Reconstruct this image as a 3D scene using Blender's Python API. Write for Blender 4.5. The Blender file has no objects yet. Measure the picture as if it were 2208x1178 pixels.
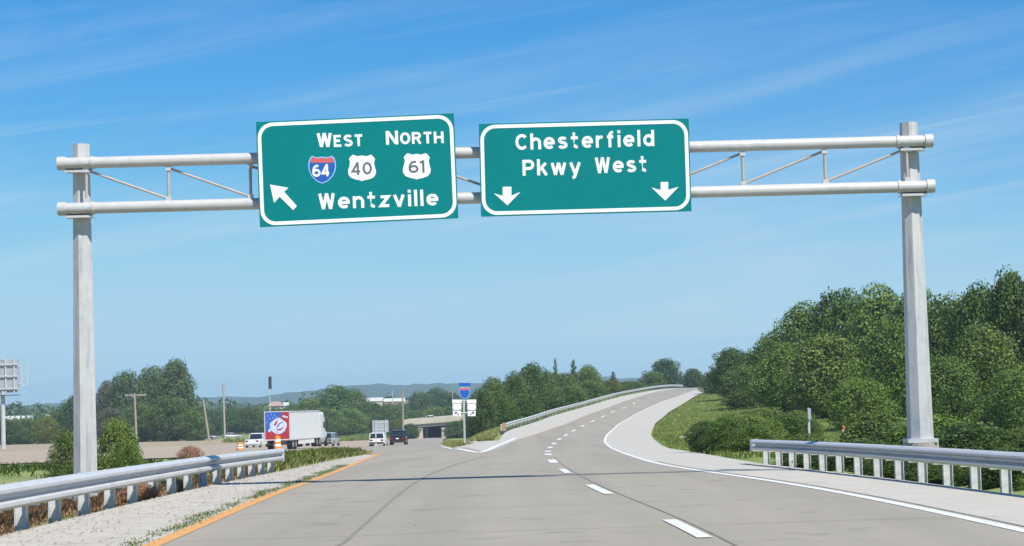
import bpy, bmesh, math, random
import numpy as np
from mathutils import Vector, Matrix

random.seed(7)
rng = np.random.default_rng(11)
scene = bpy.context.scene
col = scene.collection

# ------------------------------------------------------------------ camera, sky, sun, exposure
IMG_W, IMG_H, FOC, EYE = 2208.0, 1178.0, 4500.0, 1.5
PITCH = math.atan(281.0 / FOC)
ROLL = math.radians(-1.5)
cam_data = bpy.data.cameras.new('camera')
cam_data.sensor_width = 36.0
cam_data.lens = 36.0 * FOC / IMG_W
cam_data.clip_start = 0.1
cam_data.clip_end = 20000.0
cam = bpy.data.objects.new('camera', cam_data)
col.objects.link(cam)
RCAM = Matrix.Rotation(math.pi / 2 + PITCH, 3, 'X') @ Matrix.Rotation(ROLL, 3, 'Z')
cam.matrix_world = Matrix.Translation((0, 0, EYE)) @ RCAM.to_4x4()
scene.camera = cam

SUN = Vector((0.45, -0.60, 0.90)).normalized()
world = bpy.data.worlds.new('World')
scene.world = world
world.use_nodes = True
wn = world.node_tree
wn.nodes.clear()
w_out = wn.nodes.new('ShaderNodeOutputWorld')
w_bg = wn.nodes.new('ShaderNodeBackground')
w_sky = wn.nodes.new('ShaderNodeTexSky')
w_sky.sky_type = 'NISHITA'
w_sky.sun_disc = False
w_sky.sun_elevation = math.asin(SUN.z)
w_sky.sun_rotation = math.atan2(SUN.x, SUN.y)
w_sky.altitude = 150
w_sky.air_density = 1.0
w_sky.dust_density = 0.0
w_sky.ozone_density = 4.0
w_bg.inputs['Strength'].default_value = 0.10
w_hsv = wn.nodes.new('ShaderNodeHueSaturation')
w_hsv.inputs['Saturation'].default_value = 1.42
w_hsv.inputs['Value'].default_value = 1.0
wn.links.new(w_sky.outputs[0], w_hsv.inputs['Color'])
w_up = wn.nodes.new('ShaderNodeVectorMath'); w_up.operation = 'ADD'
w_up.inputs[1].default_value = (0, 0, 0.045)
w_vtc = wn.nodes.new('ShaderNodeTexCoord')
wn.links.new(w_vtc.outputs['Generated'], w_up.inputs[0])
wn.links.new(w_up.outputs[0], w_sky.inputs['Vector'])
# thin cirrus: stretched noise on the view direction
w_tc = wn.nodes.new('ShaderNodeTexCoord')
w_xyz = wn.nodes.new('ShaderNodeSeparateXYZ')
wn.links.new(w_tc.outputs['Generated'], w_xyz.inputs[0])
def w_math(op, a, b):
    n = wn.nodes.new('ShaderNodeMath'); n.operation = op
    for k, v in ((0, a), (1, b)):
        if isinstance(v, (int, float)): n.inputs[k].default_value = v
        else: wn.links.new(v, n.inputs[k])
    return n.outputs[0]
def cirrus(sx, sz, tilt, lo, hi, detail, dist, off):
    cx = wn.nodes.new('ShaderNodeCombineXYZ')
    wn.links.new(w_math('ADD', w_math('MULTIPLY', w_xyz.outputs[0], sx), off), cx.inputs[0])
    wn.links.new(w_math('MULTIPLY', w_xyz.outputs[1], sx), cx.inputs[1])
    wn.links.new(w_math('MULTIPLY', w_math('SUBTRACT', w_xyz.outputs[2], w_math('MULTIPLY', w_xyz.outputs[0], tilt)), sz), cx.inputs[2])
    nz = wn.nodes.new('ShaderNodeTexNoise')
    nz.inputs['Scale'].default_value = 1.0
    nz.inputs['Detail'].default_value = detail
    nz.inputs['Roughness'].default_value = 0.6
    nz.inputs['Distortion'].default_value = dist
    mr = wn.nodes.new('ShaderNodeMapRange')
    mr.inputs['From Min'].default_value = lo
    mr.inputs['From Max'].default_value = hi
    mr.interpolation_type = 'SMOOTHSTEP'
    wn.links.new(cx.outputs[0], nz.inputs['Vector'])
    wn.links.new(nz.outputs['Fac'], mr.inputs['Value'])
    return mr.outputs['Result']
c1 = cirrus(2.2, 30.0, 0.13, 0.40, 0.78, 6.0, 0.8, 3.3)
c2 = cirrus(4.5, 95.0, 0.16, 0.54, 0.80, 8.0, 0.5, 1.7)
w_add = wn.nodes.new('ShaderNodeMath'); w_add.operation = 'MULTIPLY_ADD'
wn.links.new(c2, w_add.inputs[0]); w_add.inputs[1].default_value = 0.8
wn.links.new(c1, w_add.inputs[2])
w_mul = wn.nodes.new('ShaderNodeMath'); w_mul.operation = 'MULTIPLY'; w_mul.use_clamp = True
wn.links.new(w_add.outputs[0], w_mul.inputs[0]); w_mul.inputs[1].default_value = 0.31
# pale haze low down, the same all round the horizon
w_hz = wn.nodes.new('ShaderNodeMapRange'); w_hz.interpolation_type = 'SMOOTHSTEP'
w_hz.inputs['From Min'].default_value = 0.14; w_hz.inputs['From Max'].default_value = 0.0
w_hz.inputs['To Min'].default_value = 0.0; w_hz.inputs['To Max'].default_value = 0.30
wn.links.new(w_xyz.outputs[2], w_hz.inputs['Value'])
w_sum = wn.nodes.new('ShaderNodeMath'); w_sum.operation = 'ADD'; w_sum.use_clamp = True
wn.links.new(w_mul.outputs[0], w_sum.inputs[0]); wn.links.new(w_hz.outputs['Result'], w_sum.inputs[1])
w_mix = wn.nodes.new('ShaderNodeMixRGB')
w_mix.inputs['Color2'].default_value = (4.6, 5.5, 6.3, 1)
wn.links.new(w_sum.outputs[0], w_mix.inputs['Fac'])
w_sep = wn.nodes.new('ShaderNodeSeparateColor'); w_com = wn.nodes.new('ShaderNodeCombineColor')
wn.links.new(w_hsv.outputs[0], w_sep.inputs[0])
for ch, lim, dist in ((0, 2.55, 1.2), (1, 4.75, 1.8), (2, 6.2, 1.6)):      # soft shoulder so the pale horizon keeps its tint
    sm_ = wn.nodes.new('ShaderNodeMath'); sm_.operation = 'SMOOTH_MIN'
    wn.links.new(w_sep.outputs[ch], sm_.inputs[0]); sm_.inputs[1].default_value = lim; sm_.inputs[2].default_value = dist
    wn.links.new(sm_.outputs[0], w_com.inputs[ch])
wn.links.new(w_com.outputs[0], w_mix.inputs['Color1'])
wn.links.new(w_mix.outputs[0], w_bg.inputs['Color'])
wn.links.new(w_bg.outputs[0], w_out.inputs['Surface'])

sun_data = bpy.data.lights.new('sun', 'SUN')
sun_data.energy = 4.4
sun_data.angle = math.radians(0.5)
sun_data.color = (1.0, 0.955, 0.88)
sun = bpy.data.objects.new('sun', sun_data)
col.objects.link(sun)
sun.rotation_mode = 'QUATERNION'
sun.rotation_quaternion = (-SUN).to_track_quat('-Z', 'Y')
sun.location = (20, -30, 60)

scene.view_settings.view_transform = 'Standard'
scene.view_settings.look = 'None'
scene.view_settings.exposure = 0.45
scene.view_settings.gamma = 1.0
scene.view_settings.use_curve_mapping = False
scene.render.engine = 'CYCLES'
scene.cycles.max_bounces = 6
scene.cycles.transparent_max_bounces = 8
scene.cycles.volume_bounces = 1
scene.cycles.use_denoising = True

# ------------------------------------------------------------------ picture rays, terrain curves
def ray(px, py):
    return RCAM @ Vector(((px - IMG_W / 2) / FOC, -(py - IMG_H / 2) / FOC, -1.0))
def at(px, py, Y):
    d = ray(px, py)
    return Vector((0, 0, EYE)) + d * (Y / d.y)

def curve(pts, sm=6.0):
    xs = np.arange(-100.0, 801.0, 1.0)
    p = np.array(pts, float)
    ys = np.interp(xs, p[:, 0], p[:, 1])
    a0 = (p[1, 1] - p[0, 1]) / (p[1, 0] - p[0, 0])
    ys = np.where(xs < p[0, 0], p[0, 1] + a0 * 0 * (xs - p[0, 0]), ys)
    k = np.arange(-24, 25)
    w = np.exp(-0.5 * (k / sm) ** 2); w /= w.sum()
    ys = np.convolve(np.pad(ys, 24, mode='edge'), w, mode='valid')
    far = p[p[:, 0] > 780]
    X = np.concatenate([xs[xs <= 780], far[:, 0]]) if len(far) else xs
    Z = np.concatenate([ys[xs <= 780], far[:, 1]]) if len(far) else ys
    return lambda y: np.interp(y, X, Z)

z_ramp = curve([(0, 0), (20, 0), (35, -.03), (48, -.11), (62, -.277), (77, -.45), (93, -.71), (110, -.957), (128, -1.07), (146, -1.13),
                (164, -1.09), (182, -.967), (201, -.78), (220, -.48), (240, -.05), (260, .4), (280, .85), (301, 1.43), (340, 2.4),
                (380, 3.30), (400, 3.6), (430, 3.65), (500, 3.0), (700, 0), (1000, -7), (2000, -9), (6000, -10)], 7)
z_low = curve([(0, 0), (20, 0), (35, -.03), (48, -.11), (62, -.277), (77, -.45), (93, -.71), (110, -.957), (130, -1.27), (225, -2.75),
               (300, -3.8), (400, -5.1), (520, -6.6), (700, -7.8), (1000, -8.5), (2000, -9), (6000, -10)], 7)
yellow_x = curve([(0, -4.0), (23.5, -4.2), (39.5, -4.6), (44.8, -4.6), (53, -4.8), (68, -5.36), (90, -6.3), (104, -6.96), (120, -7.6)], 4)
white_x = curve([(0, 5.6), (22.2, 5.45), (35.3, 5.0), (47.2, 3.9), (54.5, 3.67), (76, 3.97), (110, 4.96), (134, 5.67), (162, 7.1), (201, 9.9),
                 (234, 13.3), (275, 18.2), (325, 25.5), (373, 32.6), (400, 37), (440, 44), (520, 60)], 5)
rrail_x = curve([(0, 9.3), (30.3, 7.31), (51, 5.81), (60, 5.3)], 3)
rsh_x = curve([(0, 9.2), (30.3, 7.2), (51, 5.95), (62, 6.15), (75.5, 6.36), (93, 6.8), (125, 8.4), (156, 10), (199, 13.2), (243, 17.8),
               (315, 27), (373, 35), (400, 39.5), (440, 47), (520, 63)], 4)
lsh_x = curve([(0, -6.5), (62, -6.55), (75, -6.85), (90, -7.3), (104, -7.45), (120, -8)], 4)
ramp_edge_x = curve([(96, -1.6), (104, -1.5), (148, -.1), (190, 3.2), (237, 7.8), (295, 15.0), (350, 22.8), (372, 26.6), (400, 32), (440, 39), (520, 55)], 6)
ramp_left_x = curve([(96, -1.6), (104, -1.5), (130, -1.4), (157, -1.2), (180, -1.0), (193, -.3), (240, 4.2), (287, 10.6), (325, 16), (372, 24.3),
                     (400, 29.8), (440, 37), (520, 53)], 6)
branch_r_x = curve([(96, -1.6), (104, -1.5), (130, -3.4), (165, -5.5), (250, -9), (400, -14), (520, -17), (700, -20)], 5)
branch_l_x = curve([(96, -6.6), (104, -6.96), (120, -8.7), (140, -10.9), (200, -15), (300, -18), (520, -23), (700, -27)], 5)
main_r_x = curve([(0, -55), (60, -40), (105, -26), (125, -17.5), (140, -11.2), (200, -15), (300, -18), (520, -23), (700, -27)], 5)
main_l_x = curve([(0, -110), (105, -85), (225, -62), (300, -50), (400, -38), (520, -29), (700, -34)], 8)

def smooth(t):
    t = np.clip(t, 0, 1)
    return t * t * (3 - 2 * t)

def S(X, Y):
    X = np.asarray(X, float); Y = np.asarray(Y, float)
    zl, zr = z_low(Y), z_ramp(Y)
    zl = zl * (1 - 0.18 * smooth((-X - 28) / 40) * smooth((Y - 150) / 100))
    dh = np.maximum(zr - zl, 0)
    w = np.clip(1 + (X - (ramp_left_x(Y) - 1.2)) / (2.3 * dh + 1.0), 0, 1)
    z = zl + (zr - zl) * smooth(w)
    # ditches behind the two guardrails
    d = X - (rrail_x(Y) + 0.7)
    z = z - 1.1 * smooth(d / 3.0) * (1 - smooth((Y - 54) / 10)) * (1 - smooth((d - 7) / 8))
    d = (-6.9 - X)
    z = z - 0.75 * smooth(d / 3.0) * (1 - smooth((Y - 58) / 14)) * (1 - smooth((d - 5) / 6))
    # right bank rises gently away from the shoulder
    d = X - (rsh_x(Y) + 0.8)
    z = z + 0.9 * smooth(d / 14.0) * smooth((Y - 120) / 60) * (1 - smooth((Y - 420) / 300))
    return z

def Sf(X, Y):
    return float(S(X, Y))

def on_ground(px, py):
    lo = 8.0
    d = ray(px, py)
    y = lo
    f = lambda y: EYE + d.z * y / d.y - Sf(d.x * y / d.y, y)
    while f(y) > 0 and y < 900: y += 1.0
    a, b = y - 1, y
    for _ in range(30):
        m = (a + b) / 2
        if f(m) > 0: a = m
        else: b = m
    return Vector((d.x * b / d.y, b, EYE + d.z * b / d.y))

# ------------------------------------------------------------------ material helpers
def mat(name, color, rough=0.6, metal=0.0, var=None, scale=4.0, bump=0.0, bscale=None, detail=5.0, coat=0.0, var2=None, scale2=0.4, spec=None, world_pos=False, streak=None, stain=None, stain_scale=1.5, stain_lo=.58, stain_stretch=(1, 1, 1)):
    m = bpy.data.materials.new(name)
    m.use_nodes = True
    nt = m.node_tree
    bs = nt.nodes['Principled BSDF']
    bs.inputs['Base Color'].default_value = (*color, 1)
    bs.inputs['Roughness'].default_value = rough
    bs.inputs['Metallic'].default_value = metal
    if coat: bs.inputs['Coat Weight'].default_value = coat
    if spec is not None: bs.inputs['Specular IOR Level'].default_value = spec
    if world_pos:
        vec = nt.nodes.new('ShaderNodeNewGeometry').outputs['Position']
    else:
        vec = nt.nodes.new('ShaderNodeTexCoord').outputs['Object']
    src = None
    def noise(sc, det):
        n = nt.nodes.new('ShaderNodeTexNoise')
        n.inputs['Scale'].default_value = sc
        n.inputs['Detail'].default_value = det
        n.inputs['Roughness'].default_value = 0.6
        nt.links.new(vec, n.inputs['Vector'])
        r = nt.nodes.new('ShaderNodeMapRange')
        r.inputs['From Min'].default_value = 0.32
        r.inputs['From Max'].default_value = 0.68
        nt.links.new(n.outputs['Fac'], r.inputs['Value'])
        return r.outputs['Result']
    if var is not None:
        mx = nt.nodes.new('ShaderNodeMixRGB')
        mx.inputs['Color1'].default_value = (*color, 1)
        mx.inputs['Color2'].default_value = (*var, 1)
        nt.links.new(noise(scale, detail), mx.inputs['Fac'])
        src = mx.outputs[0]
        if var2 is not None:
            m2 = nt.nodes.new('ShaderNodeMixRGB')
            nt.links.new(noise(scale2, 4.0), m2.inputs['Fac'])
            nt.links.new(src, m2.inputs['Color1'])
            m2.inputs['Color2'].default_value = (*var2, 1)
            src = m2.outputs[0]
        if streak is not None:
            mp = nt.nodes.new('ShaderNodeMapping'); mp.inputs['Scale'].default_value = (.75, .018, 1)
            nt.links.new(vec, mp.inputs['Vector'])
            n = nt.nodes.new('ShaderNodeTexNoise'); n.inputs['Scale'].default_value = 1.0; n.inputs['Detail'].default_value = 5
            nt.links.new(mp.outputs[0], n.inputs['Vector'])
            r = nt.nodes.new('ShaderNodeMapRange'); r.inputs['From Min'].default_value = .42; r.inputs['From Max'].default_value = .8
            nt.links.new(n.outputs['Fac'], r.inputs['Value'])
            m3 = nt.nodes.new('ShaderNodeMixRGB')
            nt.links.new(r.outputs['Result'], m3.inputs['Fac']); nt.links.new(src, m3.inputs['Color1']); m3.inputs['Color2'].default_value = (*streak, 1)
            src = m3.outputs[0]
        if stain is not None:
            mp = nt.nodes.new('ShaderNodeMapping'); mp.inputs['Scale'].default_value = stain_stretch
            nt.links.new(vec, mp.inputs['Vector'])
            n = nt.nodes.new('ShaderNodeTexNoise'); n.inputs['Scale'].default_value = stain_scale; n.inputs['Detail'].default_value = 7; n.inputs['Roughness'].default_value = .65
            nt.links.new(mp.outputs[0], n.inputs['Vector'])
            r = nt.nodes.new('ShaderNodeMapRange'); r.inputs['From Min'].default_value = stain_lo; r.inputs['From Max'].default_value = stain_lo + .16
            nt.links.new(n.outputs['Fac'], r.inputs['Value'])
            m4 = nt.nodes.new('ShaderNodeMixRGB')
            nt.links.new(r.outputs['Result'], m4.inputs['Fac']); nt.links.new(src, m4.inputs['Color1']); m4.inputs['Color2'].default_value = (*stain, 1)
            src = m4.outputs[0]
        nt.links.new(src, bs.inputs['Base Color'])
    if bump:
        n = nt.nodes.new('ShaderNodeTexNoise')
        n.inputs['Scale'].default_value = bscale or scale * 4
        n.inputs['Detail'].default_value = 4
        nt.links.new(vec, n.inputs['Vector'])
        b = nt.nodes.new('ShaderNodeBump')
        b.inputs['Strength'].default_value = bump
        b.inputs['Distance'].default_value = 0.02
        nt.links.new(n.outputs['Fac'], b.inputs['Height'])
        nt.links.new(b.outputs[0], bs.inputs['Normal'])
    return m

def leaf_mat(name, dark, light, trans=0.25, scale=0.9):
    m = bpy.data.materials.new(name)
    m.use_nodes = True
    nt = m.node_tree
    bs = nt.nodes['Principled BSDF']
    bs.inputs['Roughness'].default_value = 0.55
    bs.inputs['Specular IOR Level'].default_value = 0.25
    tc = nt.nodes.new('ShaderNodeTexCoord')
    oi = nt.nodes.new('ShaderNodeObjectInfo')
    n = nt.nodes.new('ShaderNodeTexNoise')
    n.inputs['Scale'].default_value = scale
    n.inputs['Detail'].default_value = 5
    nt.links.new(tc.outputs['Object'], n.inputs['Vector'])
    r = nt.nodes.new('ShaderNodeMapRange')
    r.inputs['From Min'].default_value = 0.33
    r.inputs['From Max'].default_value = 0.67
    nt.links.new(n.outputs['Fac'], r.inputs['Value'])
    ad = nt.nodes.new('ShaderNodeMath'); ad.operation = 'MULTIPLY_ADD'
    nt.links.new(oi.outputs['Random'], ad.inputs[0]); ad.inputs[1].default_value = 0.55
    h = nt.nodes.new('ShaderNodeMath'); h.operation = 'MULTIPLY'; h.inputs[1].default_value = 0.6
    nt.links.new(r.outputs['Result'], h.inputs[0])
    nt.links.new(h.outputs[0], ad.inputs[2])
    ad.use_clamp = True
    mx = nt.nodes.new('ShaderNodeMixRGB')
    mx.inputs['Color1'].default_value = (*dark, 1)
    mx.inputs['Color2'].default_value = (*light, 1)
    nt.links.new(ad.outputs[0], mx.inputs['Fac'])
    nt.links.new(mx.outputs[0], bs.inputs['Base Color'])
    tr = nt.nodes.new('ShaderNodeBsdfTranslucent')
    nt.links.new(mx.outputs[0], tr.inputs['Color'])
    ms = nt.nodes.new('ShaderNodeMixShader')
    ms.inputs['Fac'].default_value = trans
    nt.links.new(bs.outputs[0], ms.inputs[1])
    nt.links.new(tr.outputs[0], ms.inputs[2])
    nt.links.new(ms.outputs[0], nt.nodes['Material Output'].inputs['Surface'])
    return m

M = {}
M['concrete_road'] = mat('concrete_road', (.365, .325, .258), .85, var=(.305, .27, .212), scale=0.35, bump=.25, bscale=40, var2=(.335, .30, .237), scale2=6, world_pos=True, streak=(.265, .238, .192), stain=(.215, .194, .16), stain_scale=.9, stain_lo=.57)
M['shoulder'] = mat('shoulder_concrete', (.55, .505, .43), .9, var=(.44, .405, .345), scale=1.3, bump=.4, bscale=25, var2=(.46, .435, .385), scale2=14, world_pos=True, stain=(.36, .325, .27), stain_scale=1.1, stain_lo=.57)
M['gravel_shoulder'] = mat('gravelly_shoulder', (.56, .515, .44), .95, var=(.40, .36, .30), scale=1.7, bump=.8, bscale=30, var2=(.47, .435, .375), scale2=11, world_pos=True, stain=(.27, .23, .17), stain_scale=2.6, stain_lo=.56)
M['tan_road'] = mat('tan_highway', (.41, .335, .245), .9, var=(.35, .285, .205), scale=0.15, bump=.2, bscale=20, world_pos=True)
M['white_paint'] = mat('white_road_paint', (.80, .80, .77), .6, var=(.62, .61, .58), scale=5, world_pos=True)
M['yellow_paint'] = mat('yellow_road_paint', (.74, .36, .09), .6, var=(.60, .32, .11), scale=3, world_pos=True)
M['faded_yellow'] = mat('faded_yellow_paint', (.50, .35, .22), .7, var=(.42, .33, .24), scale=3, world_pos=True)
M['joint'] = mat('joint_sealant', (.20, .18, .15), .9, var=(.28, .25, .205), scale=2.5, world_pos=True)
M['galv'] = mat('galvanised_steel', (.62, .625, .63), .42, .12, var=(.50, .505, .51), scale=3.0, var2=(.56, .56, .55), scale2=22, stain=(.36, .34, .31), stain_scale=2.2, stain_lo=.57, stain_stretch=(1, .5, 2.5))
M['galv_pole'] = mat('galvanised_pole', (.54, .545, .54), .5, .05, var=(.40, .405, .41), scale=6, var2=(.54, .535, .515), scale2=1.2, stain=(.34, .34, .34), stain_scale=3, stain_lo=.52, stain_stretch=(3, 3, .25))
M['galv_rusty'] = mat('galvanised_chord', (.56, .56, .55), .5, .05, var=(.42, .42, .41), scale=7, var2=(.54, .52, .48), scale2=1.0, stain=(.40, .30, .21), stain_scale=1.3, stain_lo=.62, stain_stretch=(.6, 3, 3))
M['brace'] = mat('weathered_brace', (.48, .415, .36), .6, .0, var=(.39, .34, .305), scale=5)
M['rust'] = mat('rust_patch', (.42, .27, .16), .8, 0, var=(.52, .46, .40), scale=9)
M['galv_post'] = mat('guardrail_post_steel', (.62, .63, .63), .5, .05, var=(.46, .465, .46), scale=9, stain=(.33, .30, .26), stain_scale=4, stain_lo=.58)
M['green_sign'] = mat('sign_green', (.0, .200, .200), .55, var=(.0, .188, .190), scale=1.5, spec=.12)
M['sign_white'] = mat('sign_white', (.86, .88, .87), .5)
M['sign_grey'] = mat('sign_dark_grey', (.13, .13, .15), .5)
M['sign_blue'] = mat('interstate_blue', (.012, .10, .42), .45)
M['sign_red'] = mat('interstate_red', (.60, .12, .11), .45)
M['sign_light_blue'] = mat('pale_blue_rim', (.30, .52, .80), .5)
M['alu_back'] = mat('aluminium_sign_back', (.42, .45, .47), .5, .2, var=(.36, .39, .41), scale=2)
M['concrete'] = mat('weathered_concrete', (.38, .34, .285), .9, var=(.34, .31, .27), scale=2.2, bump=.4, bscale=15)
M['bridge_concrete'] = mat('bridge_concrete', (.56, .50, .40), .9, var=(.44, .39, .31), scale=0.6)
M['wood'] = mat('weathered_wood', (.36, .31, .25), .9, var=(.25, .21, .17), scale=6)
M['bark'] = mat('bark', (.11, .09, .07), .95, var=(.06, .05, .04), scale=5)
M['pale_bark'] = mat('pale_bark', (.42, .39, .34), .9, var=(.30, .27, .23), scale=4)
M['tyre'] = mat('tyre_rubber', (.018, .018, .02), .8)
M['glass'] = mat('tinted_glass', (.02, .028, .035), .08, spec=.6)
M['white_car'] = mat('white_car_paint', (.76, .77, .78), .3, coat=.4)
M['black_car'] = mat('black_car_paint', (.012, .012, .016), .25, coat=.5)
M['blue_car'] = mat('dark_blue_car_paint', (.02, .045, .10), .3, coat=.5)
M['grey_car'] = mat('grey_car_paint', (.36, .38, .40), .3, coat=.4)
M['trim'] = mat('dark_plastic', (.03, .03, .033), .6)
M['red_light'] = mat('red_lens', (.20, .012, .010), .3)
M['chrome'] = mat('bright_metal', (.62, .63, .65), .3, .7)
M['trailer_white'] = mat('trailer_side_white', (.74, .745, .74), .45, var=(.68, .69, .68), scale=1.5)
M['trailer_red'] = mat('mural_red', (.50, .035, .05), .4, var=(.36, .03, .045), scale=1.6)
M['trailer_blue'] = mat('mural_blue', (.025, .10, .45), .4, var=(.04, .16, .55), scale=1.4)
M['mural_white'] = mat('mural_pale', (.70, .73, .82), .4, var=(.50, .55, .72), scale=1.8)
M['orange'] = mat('safety_orange', (.86, .27, .035), .5)
M['amber'] = mat('amber_marker', (.40, .22, .08), .7, var=(.34, .24, .12), scale=8)
M['pale_rock'] = mat('pale_rock', (.50, .44, .38), .9, var=(.36, .31, .27), scale=3)
M['roof_white'] = mat('white_metal_roof', (.74, .75, .75), .5)
M['roof_tan'] = mat('tan_roof', (.42, .30, .24), .8, var=(.36, .25, .20), scale=.8)
M['wall_tan'] = mat('stucco_wall', (.48, .40, .34), .9)
M['wall_pink'] = mat('brick_wall', (.34, .20, .17), .9, var=(.28, .17, .14), scale=3)
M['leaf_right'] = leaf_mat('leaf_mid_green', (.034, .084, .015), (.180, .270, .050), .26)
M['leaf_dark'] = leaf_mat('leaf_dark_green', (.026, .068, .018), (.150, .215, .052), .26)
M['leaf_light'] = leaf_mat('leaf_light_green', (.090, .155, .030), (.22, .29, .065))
M['leaf_grey'] = leaf_mat('leaf_dull_grey_green', (.11, .11, .065), (.17, .16, .10))
M['leaf_brown'] = leaf_mat('dead_brown_foliage', (.32, .17, .10), (.50, .29, .17), .15)
M['leaf_yellow'] = leaf_mat('leaf_yellow_green', (.10, .14, .02), (.19, .21, .03))
M['grass_green'] = leaf_mat('grass_blade_green', (.18, .26, .05), (.34, .39, .10), .35, .3)
M['grass_dry'] = leaf_mat('grass_blade_straw', (.28, .33, .08), (.50, .47, .18), .35, .25)
M['grass_brown'] = leaf_mat('grass_blade_brown', (.42, .25, .14), (.58, .40, .24), .35, .4)
M['woods'] = leaf_mat('woods_green', (.035, .075, .028), (.085, .135, .045), .1, .02)
M['hills'] = mat('forested_hills', (.030, .060, .030), .95, var=(.045, .080, .038), scale=.012, world_pos=True)

def ground_material():
    m = bpy.data.materials.new('ground_cover')
    m.use_nodes = True
    nt = m.node_tree
    bs = nt.nodes['Principled BSDF']
    bs.inputs['Roughness'].default_value = .95
    geo = nt.nodes.new('ShaderNodeNewGeometry')
    def nz(sc, a, b, c1, c2):
        n = nt.nodes.new('ShaderNodeTexNoise')
        n.inputs['Scale'].default_value = sc; n.inputs['Detail'].default_value = 6
        nt.links.new(geo.outputs['Position'], n.inputs['Vector'])
        r = nt.nodes.new('ShaderNodeMapRange')
        r.inputs['From Min'].default_value = a; r.inputs['From Max'].default_value = b
        nt.links.new(n.outputs['Fac'], r.inputs['Value'])
        x = nt.nodes.new('ShaderNodeMixRGB')
        x.inputs['Color1'].default_value = (*c1, 1); x.inputs['Color2'].default_value = (*c2, 1)
        nt.links.new(r.outputs['Result'], x.inputs['Fac'])
        return x.outputs[0]
    green = nz(.25, .35, .65, (.15, .215, .045), (.25, .29, .075))
    dry = nz(.5, .35, .65, (.40, .31, .22), (.31, .25, .16))
    at_ = nt.nodes.new('ShaderNodeAttribute'); at_.attribute_name = 'dry'
    mx = nt.nodes.new('ShaderNodeMixRGB')
    nt.links.new(at_.outputs['Fac'], mx.inputs['Fac'])
    nt.links.new(green, mx.inputs['Color1']); nt.links.new(dry, mx.inputs['Color2'])
    nt.links.new(mx.outputs[0], bs.inputs['Base Color'])
    return m
M['ground'] = ground_material()

# ------------------------------------------------------------------ mesh helpers
def link(name, me, m=None, parent=None):
    o = bpy.data.objects.new(name, me)
    col.objects.link(o)
    if m is not None and me is not None and not me.materials:
        for x in (m if isinstance(m, (list, tuple)) else [m]):
            me.materials.append(x)
    if parent is not None:
        o.parent = parent
    return o

def tag(o, label, cat, group=None):
    o['label'] = label; o['category'] = cat
    if group: o['group'] = group
    return o

def thing(name, label, cat, loc=(0, 0, 0), rz=0.0, group=None, rot=None):
    o = bpy.data.objects.new(name, None)
    col.objects.link(o)
    o.empty_display_size = 0.3
    o.location = loc
    o.rotation_euler = rot or (0, 0, rz)
    return tag(o, label, cat, group)

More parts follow.
